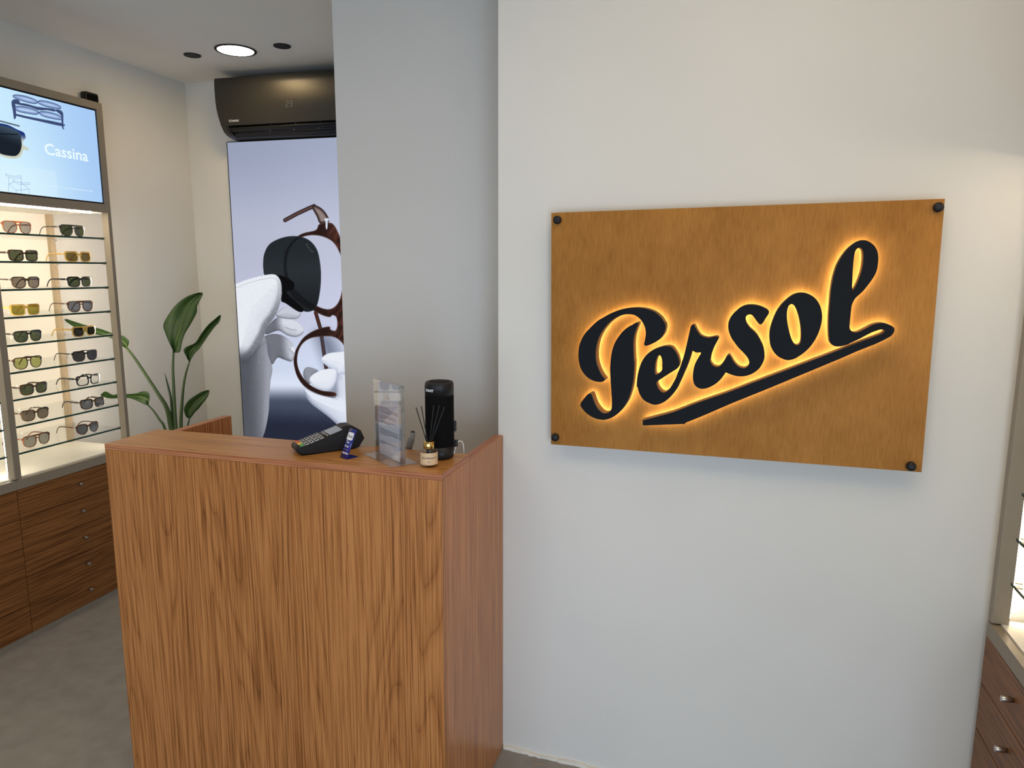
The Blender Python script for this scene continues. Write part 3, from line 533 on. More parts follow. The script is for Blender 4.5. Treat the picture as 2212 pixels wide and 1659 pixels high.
def grain(U, V, s=1.0):
    rng = np.random.default_rng(3); return rng.normal(0, s, U.shape)


PU0, PU1, PV0, PV1 = .2905, 1.29, .47, 2.3265
pt = thing('light_box_poster', 'tall backlit poster of white gloved hands holding a dark lens, below the air conditioner', 'poster', (XL, YB, 0), -BW)
mb = MB(); mb.box((PU0 - .006, -.028, PV0 - .006), (PU1 + .006, -.001, PV1 + .004)); mb.build('box_frame', M['black'], pt)
U, V = np.meshgrid(np.concatenate([np.linspace(PU0, 1.06, 460), np.linspace(1.065, PU1, 40)]), np.linspace(PV0, PV1, 900))
a_ = .0013
cov = lambda d, w=a_: 1 - step(-w, w, d)
C = np.zeros(U.shape + (3,))
for k, (z, c) in enumerate([(.47, (226, 236, 255)), (.86, (228, 237, 255)), (1.0, (213, 223, 246)), (1.3, (203, 208, 232)), (1.75, (192, 197, 219)), (2.33, (163, 171, 196))]):
    if k == 0: C[:] = c
    else: C = mixc(C, np.broadcast_to(np.array(c, float), C.shape), step(zp, z, V))
    zp = z
C += (.5 - step(PU0, 1.1, U))[..., None] * -10
tb = step(.865, .74, V + .05 * np.abs(U - .7) - .02)
C = over(C, tb, mixc((74, 82, 102), (40, 45, 62), step(.76, .6, V)))
C = over(C, .55 * (1 - step(.0, .11, sd([(1.0, 1.0), (1.2, 1.05), (1.2, .85), (.95, .85)], U, V))), (90, 98, 118))
PS = {k: (smooth(v, 4) if k not in ('temple', 'temple_back') else v) for k, v in POSTER.items()}
tort = .5 + .5 * np.sin(U * 60 + 2 * np.sin(V * 40)) * np.sin(V * 45 + 2.5 * np.sin(U * 35))
brown = mixc((44, 28, 26), (96, 56, 46), np.clip(tort * step(.88, 1.0, U), 0, .8))
# far temple, near temple
dt = sl(POSTER['temple_back'], U, V); C = over(C, cov(dt - .0125), mixc((92, 56, 46), (40, 24, 22), step(.0, .012, dt)))
dt = sl(POSTER['temple'], U, V); C = over(C, cov(dt - .0115, .003), mixc((112, 82, 78), (34, 24, 26), step(.0, .010, dt)))
dt = sd(PS['temple_end'], U, V); C = over(C, cov(dt), mixc((150, 134, 130), (58, 42, 40), step(-.022, -.004, dt)))
# right hand parts that lie behind the rim
white = (240, 245, 255)


def glove(C, poly, hi, lo, depth=.05, lit=(0, 1), w=.0025, fuzz=2.0):
    d = sd(poly, U, V); e = .0012
    gx = (sd(poly, U + e * lit[0], V + e * lit[1]) - d) / e
    sh = np.clip(.5 + .55 * gx * np.exp(d / depth) + np.clip(-d / depth, 0, .5), 0, 1)
    return over(C, cov(d, w), mixc(lo, hi, sh) + grain(U, V, fuzz)[..., None])


C = glove(C, PS['r_arm'], (236, 242, 255), (150, 158, 180), .05, (.7, .7))
C = glove(C, PS['r_grey'], (150, 154, 166), (92, 94, 104), .02, (.5, .7))
C = over(C, .62 * cov(sd(smooth([(.80, 1.20), (.93, 1.215), (1.0, 1.12), (1.02, 1.0), (.97, .93), (.90, .93), (.86, 1.0)], 4), U, V) + .03, .075), (70, 78, 100))
# rims
df = np.maximum(sd(PS['frame'], U, V), -sd(PS['hole'], U, V))
C = over(C, cov(df), brown)
C = over(C, cov(np.abs(df + .003) - .0012) * .35, (205, 170, 150))
C = over(C, cov(sd([tuple(p) for p in smooth([(POSTER['temple_end'][4][0] + a, POSTER['temple_end'][4][1] + b) for a, b in ((-.03, .015), (-.012, .022), (.006, .012), (-.006, .004), (-.01, -.03), (-.016, -.045), (-.022, -.03), (-.022, .0))])], U, V)), (214, 222, 236))
C = glove(C, PS['r_top'], white, (186, 196, 218), .05, (-.3, .8))
C = glove(C, PS['r_mid'], white, (176, 184, 206), .03, (-.2, .8))
# dark lens, see-through where the rim runs behind it
dl = sd(PS['lens'], U, V)
lensc = mixc((62, 68, 74), (38, 43, 48), step(1.3, 1.75, V)) * (1 - .45 * step(1.62, 1.35, V))[..., None]
lensc = over(lensc, cov(df) * .55, (18, 18, 20))
C = over(C, cov(dl), lensc)
C = over(C, cov(np.abs(dl + .002) - .0009) * .4, (120, 126, 132))
# left hand
C = glove(C, PS['finger_c'], (198, 202, 214), (84, 86, 96), .04, (.5, .5), fuzz=4)
C = over(C, cov(sd(PS['finger_c'], U, V)) * step(.655, .575, U) * .75, (92, 94, 104))
C = over(C, cov(sd(PS['finger_c'], U, V)) * (1 - step(.006, .024, sl([(.672, 1.095), (.70, 1.07), (.715, 1.055)], U, V))), (238, 242, 252))
C = glove(C, PS['finger_b'], (222, 226, 238), (96, 98, 108), .03, (.4, .6), fuzz=4)
C = over(C, cov(sd(PS['finger_b'], U, V)) * step(.62, .545, U) * .8, (86, 88, 98))
C = glove(C, PS['finger_a'], (205, 209, 222), (104, 106, 116), .025, (.4, .6), fuzz=4)
C = over(C, cov(sd(PS['black_finger'], U, V)), (16, 16, 19))
C = glove(C, PS['wrist'], (150, 153, 164), (62, 64, 72), .11, (.8, .3), fuzz=8)
dw = sd(PS['wrist'], U, V)
C = over(C, .75 * cov(dw) * step(.50, .33, U), (70, 72, 80))
C = over(C, .45 * cov(dw) * (1 - step(.0, .05, np.abs(U - .49 - .10 * (V - .9)))), (176, 179, 190))
C = glove(C, PS['palm'], (240, 244, 253), (150, 152, 162), .07, (-.3, .85), fuzz=5)
dp = sd(PS['palm'], U, V)
band = cov(dp) * step(-.055, -.022, dp) * step(1.50, 1.25, V) * step(.29, .36, U + .1 * (1.4 - V))
C = over(C, .85 * band, mixc((92, 94, 104), (150, 152, 162), np.clip(.5 + grain(U, V, .45), 0, 1)))
C = over(C, .9 * cov(dp) * step(1.12, .99, V), (78, 80, 90))
C = over(C, .5 * cov(np.abs(dp + .022) - .0012), (120, 122, 130))
for pth in ([(.36, 1.02), (.42, 1.08), (.475, 1.13)], [(.62, 1.228), (.665, 1.213), (.70, 1.214)], [(.64, 1.095), (.672, 1.07), (.7, 1.064)]):
    C = over(C, cov(sl(pth, U, V) - .0012, .002) * .7, (84, 86, 96))
C += grain(U, V, 2.2)[..., None]
picture('printed_picture', U, V, C, lambda u, v: (u, -.0292, v), .92, pt)
text('lens_engraving', 'Persol', .027, lambda u, v: (.782 + .66 * u + .70 * v, -.0296, 1.722 - .74 * u + .62 * v), mat('faint_engraving', (.12, .125, .13), .6), pt, weight=-.0002)

# ------------------------------------------------------------------ air conditioner
ac = thing('air_conditioner', 'black split air conditioner mounted high on the back wall above the poster', 'air conditioner', (XL, YB, 0), -BW)
S0, S1 = .351, 1.19
prof = [(.001, 2.649), (.175, 2.649), (.192, 2.646), (.199, 2.638), (.201, 2.60), (.199, 2.52), (.192, 2.475), (.183, 2.4455), (.160, 2.3935)]
low = [(.160, 2.3925), (.138, 2.3634), (.112, 2.349), (.084, 2.3415), (.028, 2.3353), (.001, 2.3353)]
# shell: back block, end cheeks, grille recess
mb = MB()
full = prof + low[1:]
for a, b in ((S0, S0 + .045), (S1 - .045, S1)):
    mb.prism([(p[0] - .0015, p[1]) for p in full], [], lambda u, v, d: (d, -u, v), a, b)
back = prof[:-1] + [(.165, 2.405), (.125, 2.402), (.085, 2.385), (.060, 2.3375), (.001, 2.3353)]
mb.prism([(max(p[0] - .004, .001), p[1]) for p in back], [], lambda u, v, d: (d, -u, v), S0 + .045, S1 - .045)
shell = mb.build('shell', M['ac'], ac)
mb = MB(); mb.sheet([[(S0 - .001, -p[0] - .001, p[1]) for p in smooth([(.175, 2.6495)] + prof[2:] + [(.158, 2.3935), (.15, 2.3945)], 1)][0:0] or [(s, -p[0] - .0012, p[1]) for p in [(.172, 2.6500)] + prof[1:]] for s in (S0 + .0005, S1 - .0005)])
mb.build('front_panel', M['ac'], ac)
for (o0, z0, o1, z1) in ((.150, 2.386, .128, 2.366), (.118, 2.366, .098, 2.348)):
    mb = MB(); mb.prism([(o0, z0), (o0 + .004, z0 - .003), (o1 + .004, z1 - .003), (o1, z1)], [], lambda u, v, d: (d, -u, v), S0 + .047, S1 - .047)
    mb.build('louvre', M['black'], ac)
mb = MB(); mb.prism([(.084, 2.3435), (.100, 2.3455), (.060, 2.339), (.028, 2.3363)][::-1], [], lambda u, v, d: (d, -u, v), S0 + .046, S1 - .046)
mb.build('bottom_lip', M['black'], ac)
for s in np.linspace(S0 + .30, S1 - .08, 4):
    for o_, d_, z_ in ((0, .133, 2.358), (.02, .148, 2.380)): box('vane_clip', (s + o_, -d_, z_), (s + o_ + .002, -d_ + .004, z_ + .012), M['grey'], ac)
on_ac = lambda s0, z0: (lambda u, v: (s0 + u, -(.1995 + (z0 + v - 2.52) * .02) if z0 > 2.46 else -(.164 + (z0 + v - 2.3935) * .44) - .0012, z0 + v))
text('maker_mark', 'inventor', .019, on_ac(.429, 2.4115), M['white'], ac, weight=.0004, width=.052)
mb = MB(); f = on_ac(.415, 2.412)
ring = [(.006 + .0058 * math.cos(t), .0045 + .0062 * math.sin(t)) for t in np.linspace(.6, 5.6, 16)]
for p, q in zip(ring, ring[1:]):
    r_ = lambda p, k: (.006 + (p[0] - .006) * k, .0045 + (p[1] - .0045) * k)
    mb.face([f(*p), f(*q), f(*r_(q, .62)), f(*r_(p, .62))])
mb.face([f(.005, .007), f(.0072, .007), f(.0072, -.003), f(.005, -.003)])
mb.build('maker_emblem', M['white'], ac, recalc=False)
mb = MB()
SEG = {'2': 'abged', '3': 'abgcd'}


def seg7(x, z, w_, h, s):
    t = .0013; g = .0016
    R = dict(a=(x + g, z + h - t, x + w_ - g, z + h), g=(x + g, z + h / 2 - t / 2, x + w_ - g, z + h / 2 + t / 2), d=(x + g, z, x + w_ - g, z + t), f=(x, z + h / 2 + g, x + t, z + h - g), b=(x + w_ - t, z + h / 2 + g, x + w_, z + h - g), e=(x, z + g, x + t, z + h / 2 - g), c=(x + w_ - t, z + g, x + w_, z + h / 2 - g))
    for k in SEG[s]:
        a, b, c, d = R[k]; mb.face([(a, -.2004, b), (c, -.2004, b), (c, -.2010, d), (a, -.2010, d)])


seg7(.803, 2.468, .0155, .030, '2'); seg7(.826, 2.468, .0155, .030, '3')
mb.build('temperature_display', M['glow'], ac, recalc=False)

# ------------------------------------------------------------------ ceiling lamps
def downlight(x, y, r, lit, label, grp):
    t = thing('downlight', label, 'ceiling light', (x, y, HC), 0, grp)
    mb = MB(); mb.lathe([(r, -.0002), (r, -.003), (r - .002, -.005), (r * .88, -.005), (r * .86, -.0015)], 40)
    mb.build('trim_ring', M['black'], t)
    mb = MB(); mb.lathe([(r * .86, -.0012), (r * .86, -.0042), (r * .5, -.0050 if lit else -.0028), (.002, -.0052 if lit else -.0024)], 40)
    mb.build('diffuser' if lit else 'dark_reflector', M['lamp'] if lit else M['matte'], t)


downlight(-1.81, 1.235, .103, True, 'large round ceiling light that is switched on, glowing white', None)
downlight(-2.084, 1.243, .043, False, 'small dark ceiling downlight to the left of the lit one', 'small dark downlights')
downlight(-1.538, 1.240, .043, False, 'small dark ceiling downlight nearer the grey pillar', 'small dark downlights')

# ------------------------------------------------------------------ display cabinets
SHELF_Z = [.8019 + .1147 * k for k in range(9)]


def knob(parent, x, y, z, dx):
    mb = MB(); mb.lathe([(.0055, 0), (.0055, .004), (.0068, .005), (.0068, .024), (.006, .025)], 20)
    mb.build('knob', M['steel'], parent, M=Matrix.Translation((x, y, z)) @ Matrix.Rotation(rad(90) * dx, 4, 'Y'))


def cabinet(label, XF, XW, dx, y0, y1, posts, knob_y, screen=True, zoff=0.0, first_end=True):
    """front face at XF facing dx, wall at XW; y0 < y1"""
    T = thing('display_cabinet', label, 'display cabinet', ((XF + XW) / 2, (y0 + y1) / 2, 0))
    ox, oy = (XF + XW) / 2, (y0 + y1) / 2
    lo = lambda a, b: (min(a, b), max(a, b))

    def bx(name, xa, xb, ya, yb, za, zb, m, par=T, bev=0.0):
        xa, xb = lo(xa, xb)
        return box(name, (xa - ox, ya - oy, za), (xb - ox, yb - oy, zb), m, par, bev)
    f = lambda d: XF - dx * d          # d metres behind the front face
    bk = XW + dx * .003
    bx('plinth', f(.006), bk, y0, y1, 0, .019, M['beige'])
    bx('carcass', f(.022), bk, y0, y1, .0195, .6590, M['matte'])
    bx('rail', f(0), f(.022), y0, y1, .6595, .7000, M['beige'])
    bx('base_board', f(.0225), bk, y0 + .0005, y1 - .0005, .6595, .7045, M['marble'])
    for k, (ya, yb) in enumerate(posts):
        bx('post', f(0), f(.038), ya, yb, .7046, 1.8375, M['beige'], T, .0008)
        bx('led_strip', f(.0385), f(.042), ya + (yb - ya) * .3, yb - (yb - ya) * .3, .72, 1.82, M['strip'] if dx > 0 else M['strip2'])
    bx('rear_post', bk, bk + dx * .03, y1 - .028 if dx > 0 else y0, y1 if dx > 0 else y0 + .028, .7046, 1.8375, M['beige_lit'])
    bx('back_panel', bk, bk + dx * .012, (y0 if dx > 0 else y0 + .0285), (y1 - .0285 if dx > 0 else y1), .7046, 1.8375, M['cream'])
    if screen:
        bx('header_box', f(.020), bk, y0, y1, 1.8380, 2.3318, M['cream'])
        for nm, za, zb in (('top_rail', 2.2995, 2.332), ('middle_rail', 1.838, 1.8765)):
            bx(nm, f(0), f(.0195), y0, y1, za, zb, M['beige'])
        bx('side_rail', f(0), f(.0195), y1 - .0302, y1, 1.877, 2.299, M['beige'])
    else:
        bx('header_box', f(0), bk, y0, y1, 1.838, 2.332, M['beige'])
    bx('light_bar', f(.024), f(.036), y0 + .02, y1 - .085, 1.8315, 1.8378, M['strip'] if dx > 0 else M['strip2'])
    for k in range(5):
        z0 = .0205 + .128 * k
        d = bx('drawer', f(0), f(.020), y0 + .0012, y1 - .0012, z0, z0 + .1255, M['drawer'], T, .0006)
        if knob_y is not None: knob(d, XF - ox, knob_y - oy, z0 + .070, dx)
    ya, yb = (posts[0][1] + .002 if len(posts) > 1 else y0 + .004), posts[-1][0] - .002
    if dx < 0: ya, yb = y0 + .05, posts[0][0] - .003
    for z in SHELF_Z:
        z += zoff
        mb = MB(); xa, xb = lo(f(.030), bk + dx * .016); mb.box((xa - ox, ya - oy, z - .005), (xb - ox, yb - oy, z + .003))
        mb.bm.normal_update()
        for fc in mb.bm.faces: fc.material_index = 1 if fc.normal.x * dx > .5 else 0
        s = mb.build('glass_shelf', [M['glass'], M['glassedge']], T)
        for (xx, yy) in ((f(.045), yb + .001), (f(.33), yb + .001)):
            bx('shelf_clip', xx - .007, xx + .007, yy - .014, yy + .0008, z - .0082, z - .0051, M['chrome'], s)
            bx('shelf_clip', xx - .007, xx + .007, yy - .010, yy + .0008, z + .0031, z + .0052, M['chrome'], s)
    return T, ox, oy


XF = -2.150
cabA, oxA, oyA = cabinet('lit display cabinet with glass shelves of sunglasses and a screen on top, behind the counter', XF, XL, 1, .0955, .6985, [(.0955, .122), (.680, .6985)], .385)
cabB, _, _ = cabinet('neighbouring display cabinet at the left edge, only its right end in view', XF, XL, 1, -.62, .0945, [(-.62, -.60), (.0935, .0944)], -.30)
cabC, _, _ = cabinet('display cabinet at the right edge of view with beige frame and wooden drawers', 1.335, 1.735, -1, -.90, -.0855, [(-.111, -.0860)], -.285, screen=False, zoff=.014)

# the screen in the cabinet's head
sc = thing('display_screen', 'bright pale blue advertising screen in the head of the lit cabinet', 'screen', (XF, 0, 0))
box('bezel', (-.0190, .098, 1.8772), (-.0065, .6680, 2.2990), M['black'], sc)
U, V = np.meshgrid(np.linspace(.1005, .6625, 380), np.linspace(1.8835, 2.2925, 300))
C = mixc((205, 238, 255), (168, 203, 246), step(.15, .70, U - .25 * (2.1 - V)))
C = mixc(C, np.broadcast_to(np.array((226, 248, 255.)), C.shape), .6 * step(2.15, 1.88, V) * step(.6, .15, U))
C = over(C, (.25 * ((U < .43) & (V < 1.995))).astype(float), (225, 245, 255))
k = lambda d, w_=.0009: 1 - step(-w_, w_, d)
for q in SCREEN['sofa_dark']: C = over(C, k(sd(smooth(q, 3), U, V)), (62, 76, 116))
for q in SCREEN['sofa_cushions']:
    d = sd(smooth(q, 3), U, V); C = over(C, k(d), mixc((205, 228, 252), (120, 146, 196), step(-.014, -.002, d))); C = over(C, k(np.abs(d) - .0012), (50, 62, 100))
d = sd(smooth(SCREEN['rim'], 3), U, V); C = over(C, k(d), mixc((205, 208, 190), (30, 52, 120), step(2.09, 2.13, V)))
d = sd(smooth(SCREEN['lens'], 3), U, V); C = over(C, k(d), mixc((28, 34, 44), (66, 84, 100), step(2.12, 2.2, V + .2 * U)))
for pth in ([(.10, 2.165), (.28, 2.155)], [(.12, 2.13), (.16, 2.105), (.27, 2.12)], [(.185, 2.18), (.19, 2.09)]): C = over(C, k(sl(pth, U, V) - .003, .002) * .6, (14, 18, 26))
for q in SCREEN['chair']: C = over(C, k(sl(q, U, V) - .0006, .0008) * .75, (96, 120, 190))
picture('lit_picture', U, V, C, lambda u, v: (-.0060, u, v), 1.0, sc)
scr_white = emit('screen_white', lin((236, 252, 255)), 1.0); scr_pale = emit('screen_pale', lin((222, 240, 255)), 1.0)
text('screen_title', 'Cassina', .066, lambda u, v: (-.0056, .384 + u, 2.0605 + v), scr_white, sc, weight=.0010, width=.216)
mb = MB(); random.seed(3); y = .362
while y < .597:
    w_ = random.uniform(.006, .02); mb.face([(-.0056, y, 1.9275), (-.0056, y + w_, 1.9275), (-.0056, y + w_, 1.9305), (-.0056, y, 1.9305)]); y += w_ + .004
mb.build('small_print', scr_pale, sc, recalc=False)

# ------------------------------------------------------------------ spectacles on the shelves
def frame_mat(key, c1, c2=None, scale=60, rough=.18):
    m = mat(key, c1, rough, spec=.6, coat=.3)
    if c2:
        nt = m.node_tree; b = nt.nodes['Principled BSDF']; tc = nt.nodes.new('ShaderNodeTexCoord')
        n = nt.nodes.new('ShaderNodeTexNoise'); n.inputs['Scale'].default_value = scale; n.inputs['Distortion'].default_value = 1.2
        r = nt.nodes.new('ShaderNodeValToRGB'); r.color_ramp.elements[0].position = .42; r.color_ramp.elements[1].position = .62
        r.color_ramp.elements[0].color = tuple(c1) + (1,); r.color_ramp.elements[1].color = tuple(c2) + (1,)
        nt.links.new(tc.outputs['Object'], n.inputs['Vector']); nt.links.new(n.outputs['Fac'], r.inputs[0]); nt.links.new(r.outputs[0], b.inputs['Base Color'])
    else:
        nt = m.node_tree; b = nt.nodes['Principled BSDF']; tc = nt.nodes.new('ShaderNodeTexCoord'); n = nt.nodes.new('ShaderNodeTexNoise'); n.inputs['Scale'].default_value = 40
        mr = nt.nodes.new('ShaderNodeMapRange'); mr.inputs[3].default_value = rough * .9; mr.inputs[4].default_value = rough * 1.15
        nt.links.new(tc.outputs['Object'], n.inputs['Vector']); nt.links.new(n.outputs['Fac'], mr.inputs[0]); nt.links.new(mr.outputs[0], b.inputs['Roughness'])
    return m


FM = dict(
    black=frame_mat('black_acetate', (.006, .006, .006)),
    cognac=frame_mat('cognac_acetate', (.17, .048, .012), (.11, .028, .008)),
    honey=frame_mat('honey_acetate', (.60, .38, .09), (.50, .30, .06)),
    havana=frame_mat('havana_acetate', (.012, .005, .003), (.07, .022, .007)),
    striped=frame_mat('striped_acetate', (.010, .006, .004), (.12, .06, .022), 90),
    brown=frame_mat('brown_acetate', (.07, .022, .008), (.13, .042, .013)))
LM = {}
for nm, c, g in (('green', (.085, .11, .065), .08), ('grey', (.34, .34, .33), .08), ('brown', (.16, .12, .03), .08), ('smoke', (.20, .175, .15), .08), ('olive', (.30, .27, .05), .08), ('black', (.04, .04, .04), .10), ('blue', (.17, .185, .22), .12), ('lightgreen', (.42, .46, .18), .08), ('demo', (.9, .9, .9), .08)):
    c = tuple(q ** .5 for q in c)          # light crosses two faces
    LM[nm] = clear('lens_' + nm, c, g)

SHAPES = dict(   # half width, half height, exponent, droop towards the nose, rim, brow, centre
    aviator=(.0264, .0228, 3.0, .30, .0026, .0036, .0345),
    rect=(.0262, .0190, 4.4, .12, .0040, .0058, .0350),
    keyhole=(.0262, .0212, 3.2, .22, .0028, .0046, .0342),
    round=(.0250, .0218, 2.3, .12, .0032, .0042, .0335),
    square=(.0256, .0196, 3.6, .16, .0038, .0055, .0345))


def lens_outline(shape, side, grow=0.0, n=44):
    a, b, e, dr, rim, brow, c = SHAPES[shape]; out = []
    for i in range(n):
        t = 2 * math.pi * i / n; ct_, st_ = math.cos(t), math.sin(t)
        ee = e * (1.35 if st_ > 0 else .82)
        x = (a + grow) * math.copysign(abs(ct_) ** (2 / ee), ct_); z = (b + (grow if st_ < 0 else grow * (brow / rim))) * math.copysign(abs(st_) ** (2 / ee), st_)
        x *= 1 - dr * max(0, -z / b) * (.55 if ct_ > 0 else 1.0) * .55
        x += .05 * z * (1 if True else 0)
        out.append((side * (c + x), z))
    return out


def spectacles(label, loc, rz, shape, fm, lm, double=False, group='sunglasses on the glass shelves', tagm=False, name='sunglasses'):
    a, b, e, dr, rim, brow, c = SHAPES[shape]
    T = thing(name, label, 'sunglasses' if name == 'sunglasses' else 'eyeglasses', loc, rz, group)
    zc = b + rim + .0004; F = FM[fm]
    pl = lambda u, v, d: (u, d + 1.9 * u * u, v + zc)     # the front is slightly wrapped
    mb = MB()
    for s in (-1, 1):
        mb.prism(lens_outline(shape, s, rim), [lens_outline(shape, s, 0)], pl, -.002, .002)
        xo = c + a + rim - .002
        lug = [(s * (xo - .004), b * .92), (s * (xo + .0045), b * .86), (s * (xo + .005), b * .42), (s * (xo - .003), b * .30)]
        mb.prism(lug, [], pl, -.0015, .0022)
    xi = c - a
    if double:
        xb = c - a * .30
        mb.prism([(-xb, b + brow * .98), (xb, b + brow * .98), (xb, b + brow * .15), (xi + .004, b * .84), (-xi - .004, b * .84), (-xb, b + brow * .15)], [], pl, -.0018, .0018)
        mb.prism([(-xi - .001, b * .50), (0, b * .62), (xi + .001, b * .50), (xi + .001, b * .30), (0, b * .42), (-xi - .001, b * .30)], [], pl, -.0018, .0018)
    else:
        mb.prism([(-xi - .004, b * .90), (-xi * .4, b * .74), (xi * .4, b * .74), (xi + .004, b * .90), (xi + .003, b * .28), (xi * .5, b * .36), (0, b * .40), (-xi * .5, b * .36), (-xi - .003, b * .28)], [], pl, -.0018, .0018)
    mb.build('frame', F, T)
    for s in (-1, 1):
        mb = MB(); mb.prism(lens_outline(shape, s, .0004), [], pl, -.0007, .0007); mb.build('lens', LM[lm], T)
    for s in (-1, 1):
        xo = c + a + rim + .0015; zh = zc + b * .64; y0 = 1.9 * xo * xo
        path = smooth3([(s * xo, y0 + .001, zh), (s * (xo + .002), y0 + .03, zh + .0005), (s * (xo + .001), y0 + .075, zh + .001), (s * (xo - .002), y0 + .098, zh - .002), (s * (xo - .005), y0 + .115, zh * .62), (s * (xo - .008), y0 + .128, .0035)], 3)
        n = len(path); th = [.0042 if rim > .0035 else .0030] * n
        th = [(th[i] if i < 4 else th[i] * .8) for i in range(n)]
        mb = MB(); mb.tube(path, th, 8, flat=.45); tp = mb.build('temple', F, T)
        mb = MB(); mb.box((s * xo - .0024, y0 + .004, zh - .0012), (s * xo + .0024, y0 + .013, zh + .0012)); mb.box((s * xo - .0024, y0 + .002, zh - .0028), (s * xo + .0024, y0 + .004, zh + .0028))
        mb.build('hinge_arrow', M['chrome'], tp)
    if tagm:
        xo = c + a + rim; mb = MB(); mb.box((xo - .012, .085, zc + b * .66 + .002), (xo - .009, .086, zc + b * .66 + .016)); mb.build('price_tag', M['white'], T)
    return T


XG = -2.222
ROW = ['top', 'second', 'third', 'fourth', 'fifth', 'sixth', 'seventh', 'eighth', 'bottom']
SETS = [
    # left y, shape, frame, lens, double, label   |   right
    ((.283, 'aviator', 'cognac', 'grey', True, 'cognac aviator sunglasses with grey lenses, on the top glass shelf'), (.540, 'aviator', 'black', 'green', True, 'black aviator sunglasses with dark lenses and a double bridge, on the top glass shelf')),
    ((.298, 'rect', 'havana', 'green', False, 'dark tortoise rectangular sunglasses with green lenses, left on the second glass shelf'), (.556, 'rect', 'honey', 'brown', False, 'honey yellow rectangular sunglasses with brown lenses, right on the second glass shelf')),
    ((.296, 'keyhole', 'striped', 'smoke', False, 'dark striped sunglasses with fading smoke lenses, left on the third glass shelf'), (.553, 'square', 'black', 'green', False, 'glossy black square sunglasses, right on the third glass shelf')),
    ((.280, 'rect', 'honey', 'olive', False, 'honey yellow rectangular sunglasses with olive lenses, left on the fourth glass shelf'), (.544, 'aviator', 'brown', 'blue', True, 'brown sunglasses with grey blue lenses, right on the fourth glass shelf')),
    ((.280, 'keyhole', 'black', 'green', False, 'thin black sunglasses with green lenses, left on the fifth glass shelf'), (.552, 'square', 'honey', 'black', False, 'honey yellow sunglasses with black lenses, right on the fifth glass shelf')),
    ((.267, 'aviator', 'havana', 'lightgreen', True, 'thin dark sunglasses with light green lenses, left on the sixth glass shelf'), (.544, 'keyhole', 'black', 'black', False, 'black sunglasses with dark lenses, right on the sixth glass shelf')),
    ((.281, 'square', 'havana', 'green', False, 'tortoise sunglasses with green lenses and a white tag, left on the seventh glass shelf'), (.551, 'rect', 'black', 'demo', False, 'black eyeglasses with clear lenses on the seventh glass shelf')),
    ((.275, 'keyhole', 'striped', 'smoke', False, 'dark sunglasses with fading lenses and pale lower rims, left on the eighth glass shelf'), (.562, 'square', 'striped', 'blue', False, 'striped tortoise sunglasses with grey blue lenses, right on the eighth glass shelf')),
    ((.269, 'aviator', 'cognac', 'grey', True, 'cognac aviator sunglasses with grey lenses, on the lowest glass shelf'), (.522, 'round', 'brown', 'blue', False, 'round brown sunglasses with blue grey lenses, on the lowest glass shelf')),
]
for r, pair in enumerate(SETS):
    z = SHELF_Z[8 - r] + .0031
    for side, (y, shp, fm, lm, dbl, lab) in enumerate(pair):
        clearl = lm == 'demo'
        spectacles(lab, (XG + (.0 if side == 0 else .012), y, z), rad(90) - (.05 if side else .02) * (1 if r % 2 else -.4), shp, fm, lm, dbl, 'spectacles on the glass shelves', tagm=(r in (6, 7)), name='eyeglasses' if clearl else 'sunglasses')
spectacles('black sunglasses in the next cabinet bay at the left edge, on its eighth shelf', (XG, -.010, SHELF_Z[1] + .0031), rad(90), 'square', 'black', 'black', False, 'spectacles on the glass shelves')
spectacles('dark sunglasses in the next cabinet bay at the left edge, on its lowest shelf', (XG, -.012, SHELF_Z[0] + .0031), rad(90), 'aviator', 'havana', 'smoke', True, 'spectacles on the glass shelves')

# ------------------------------------------------------------------ small speaker on the left wall
sp = thing('wall_speaker', 'small black speaker on the left wall just above the cabinet top', 'speaker', (XL, .985, 2.262))
mb = MB(); mb.box((.001, -.040, 0), (.042, .040, .208), .014); mb.build('speaker_case', M['black'], sp)
mb = MB(); mb.box((.0425, -.032, .012), (.0445, .032, .196), .001); mb.build('speaker_grille', M['fabric'], sp)

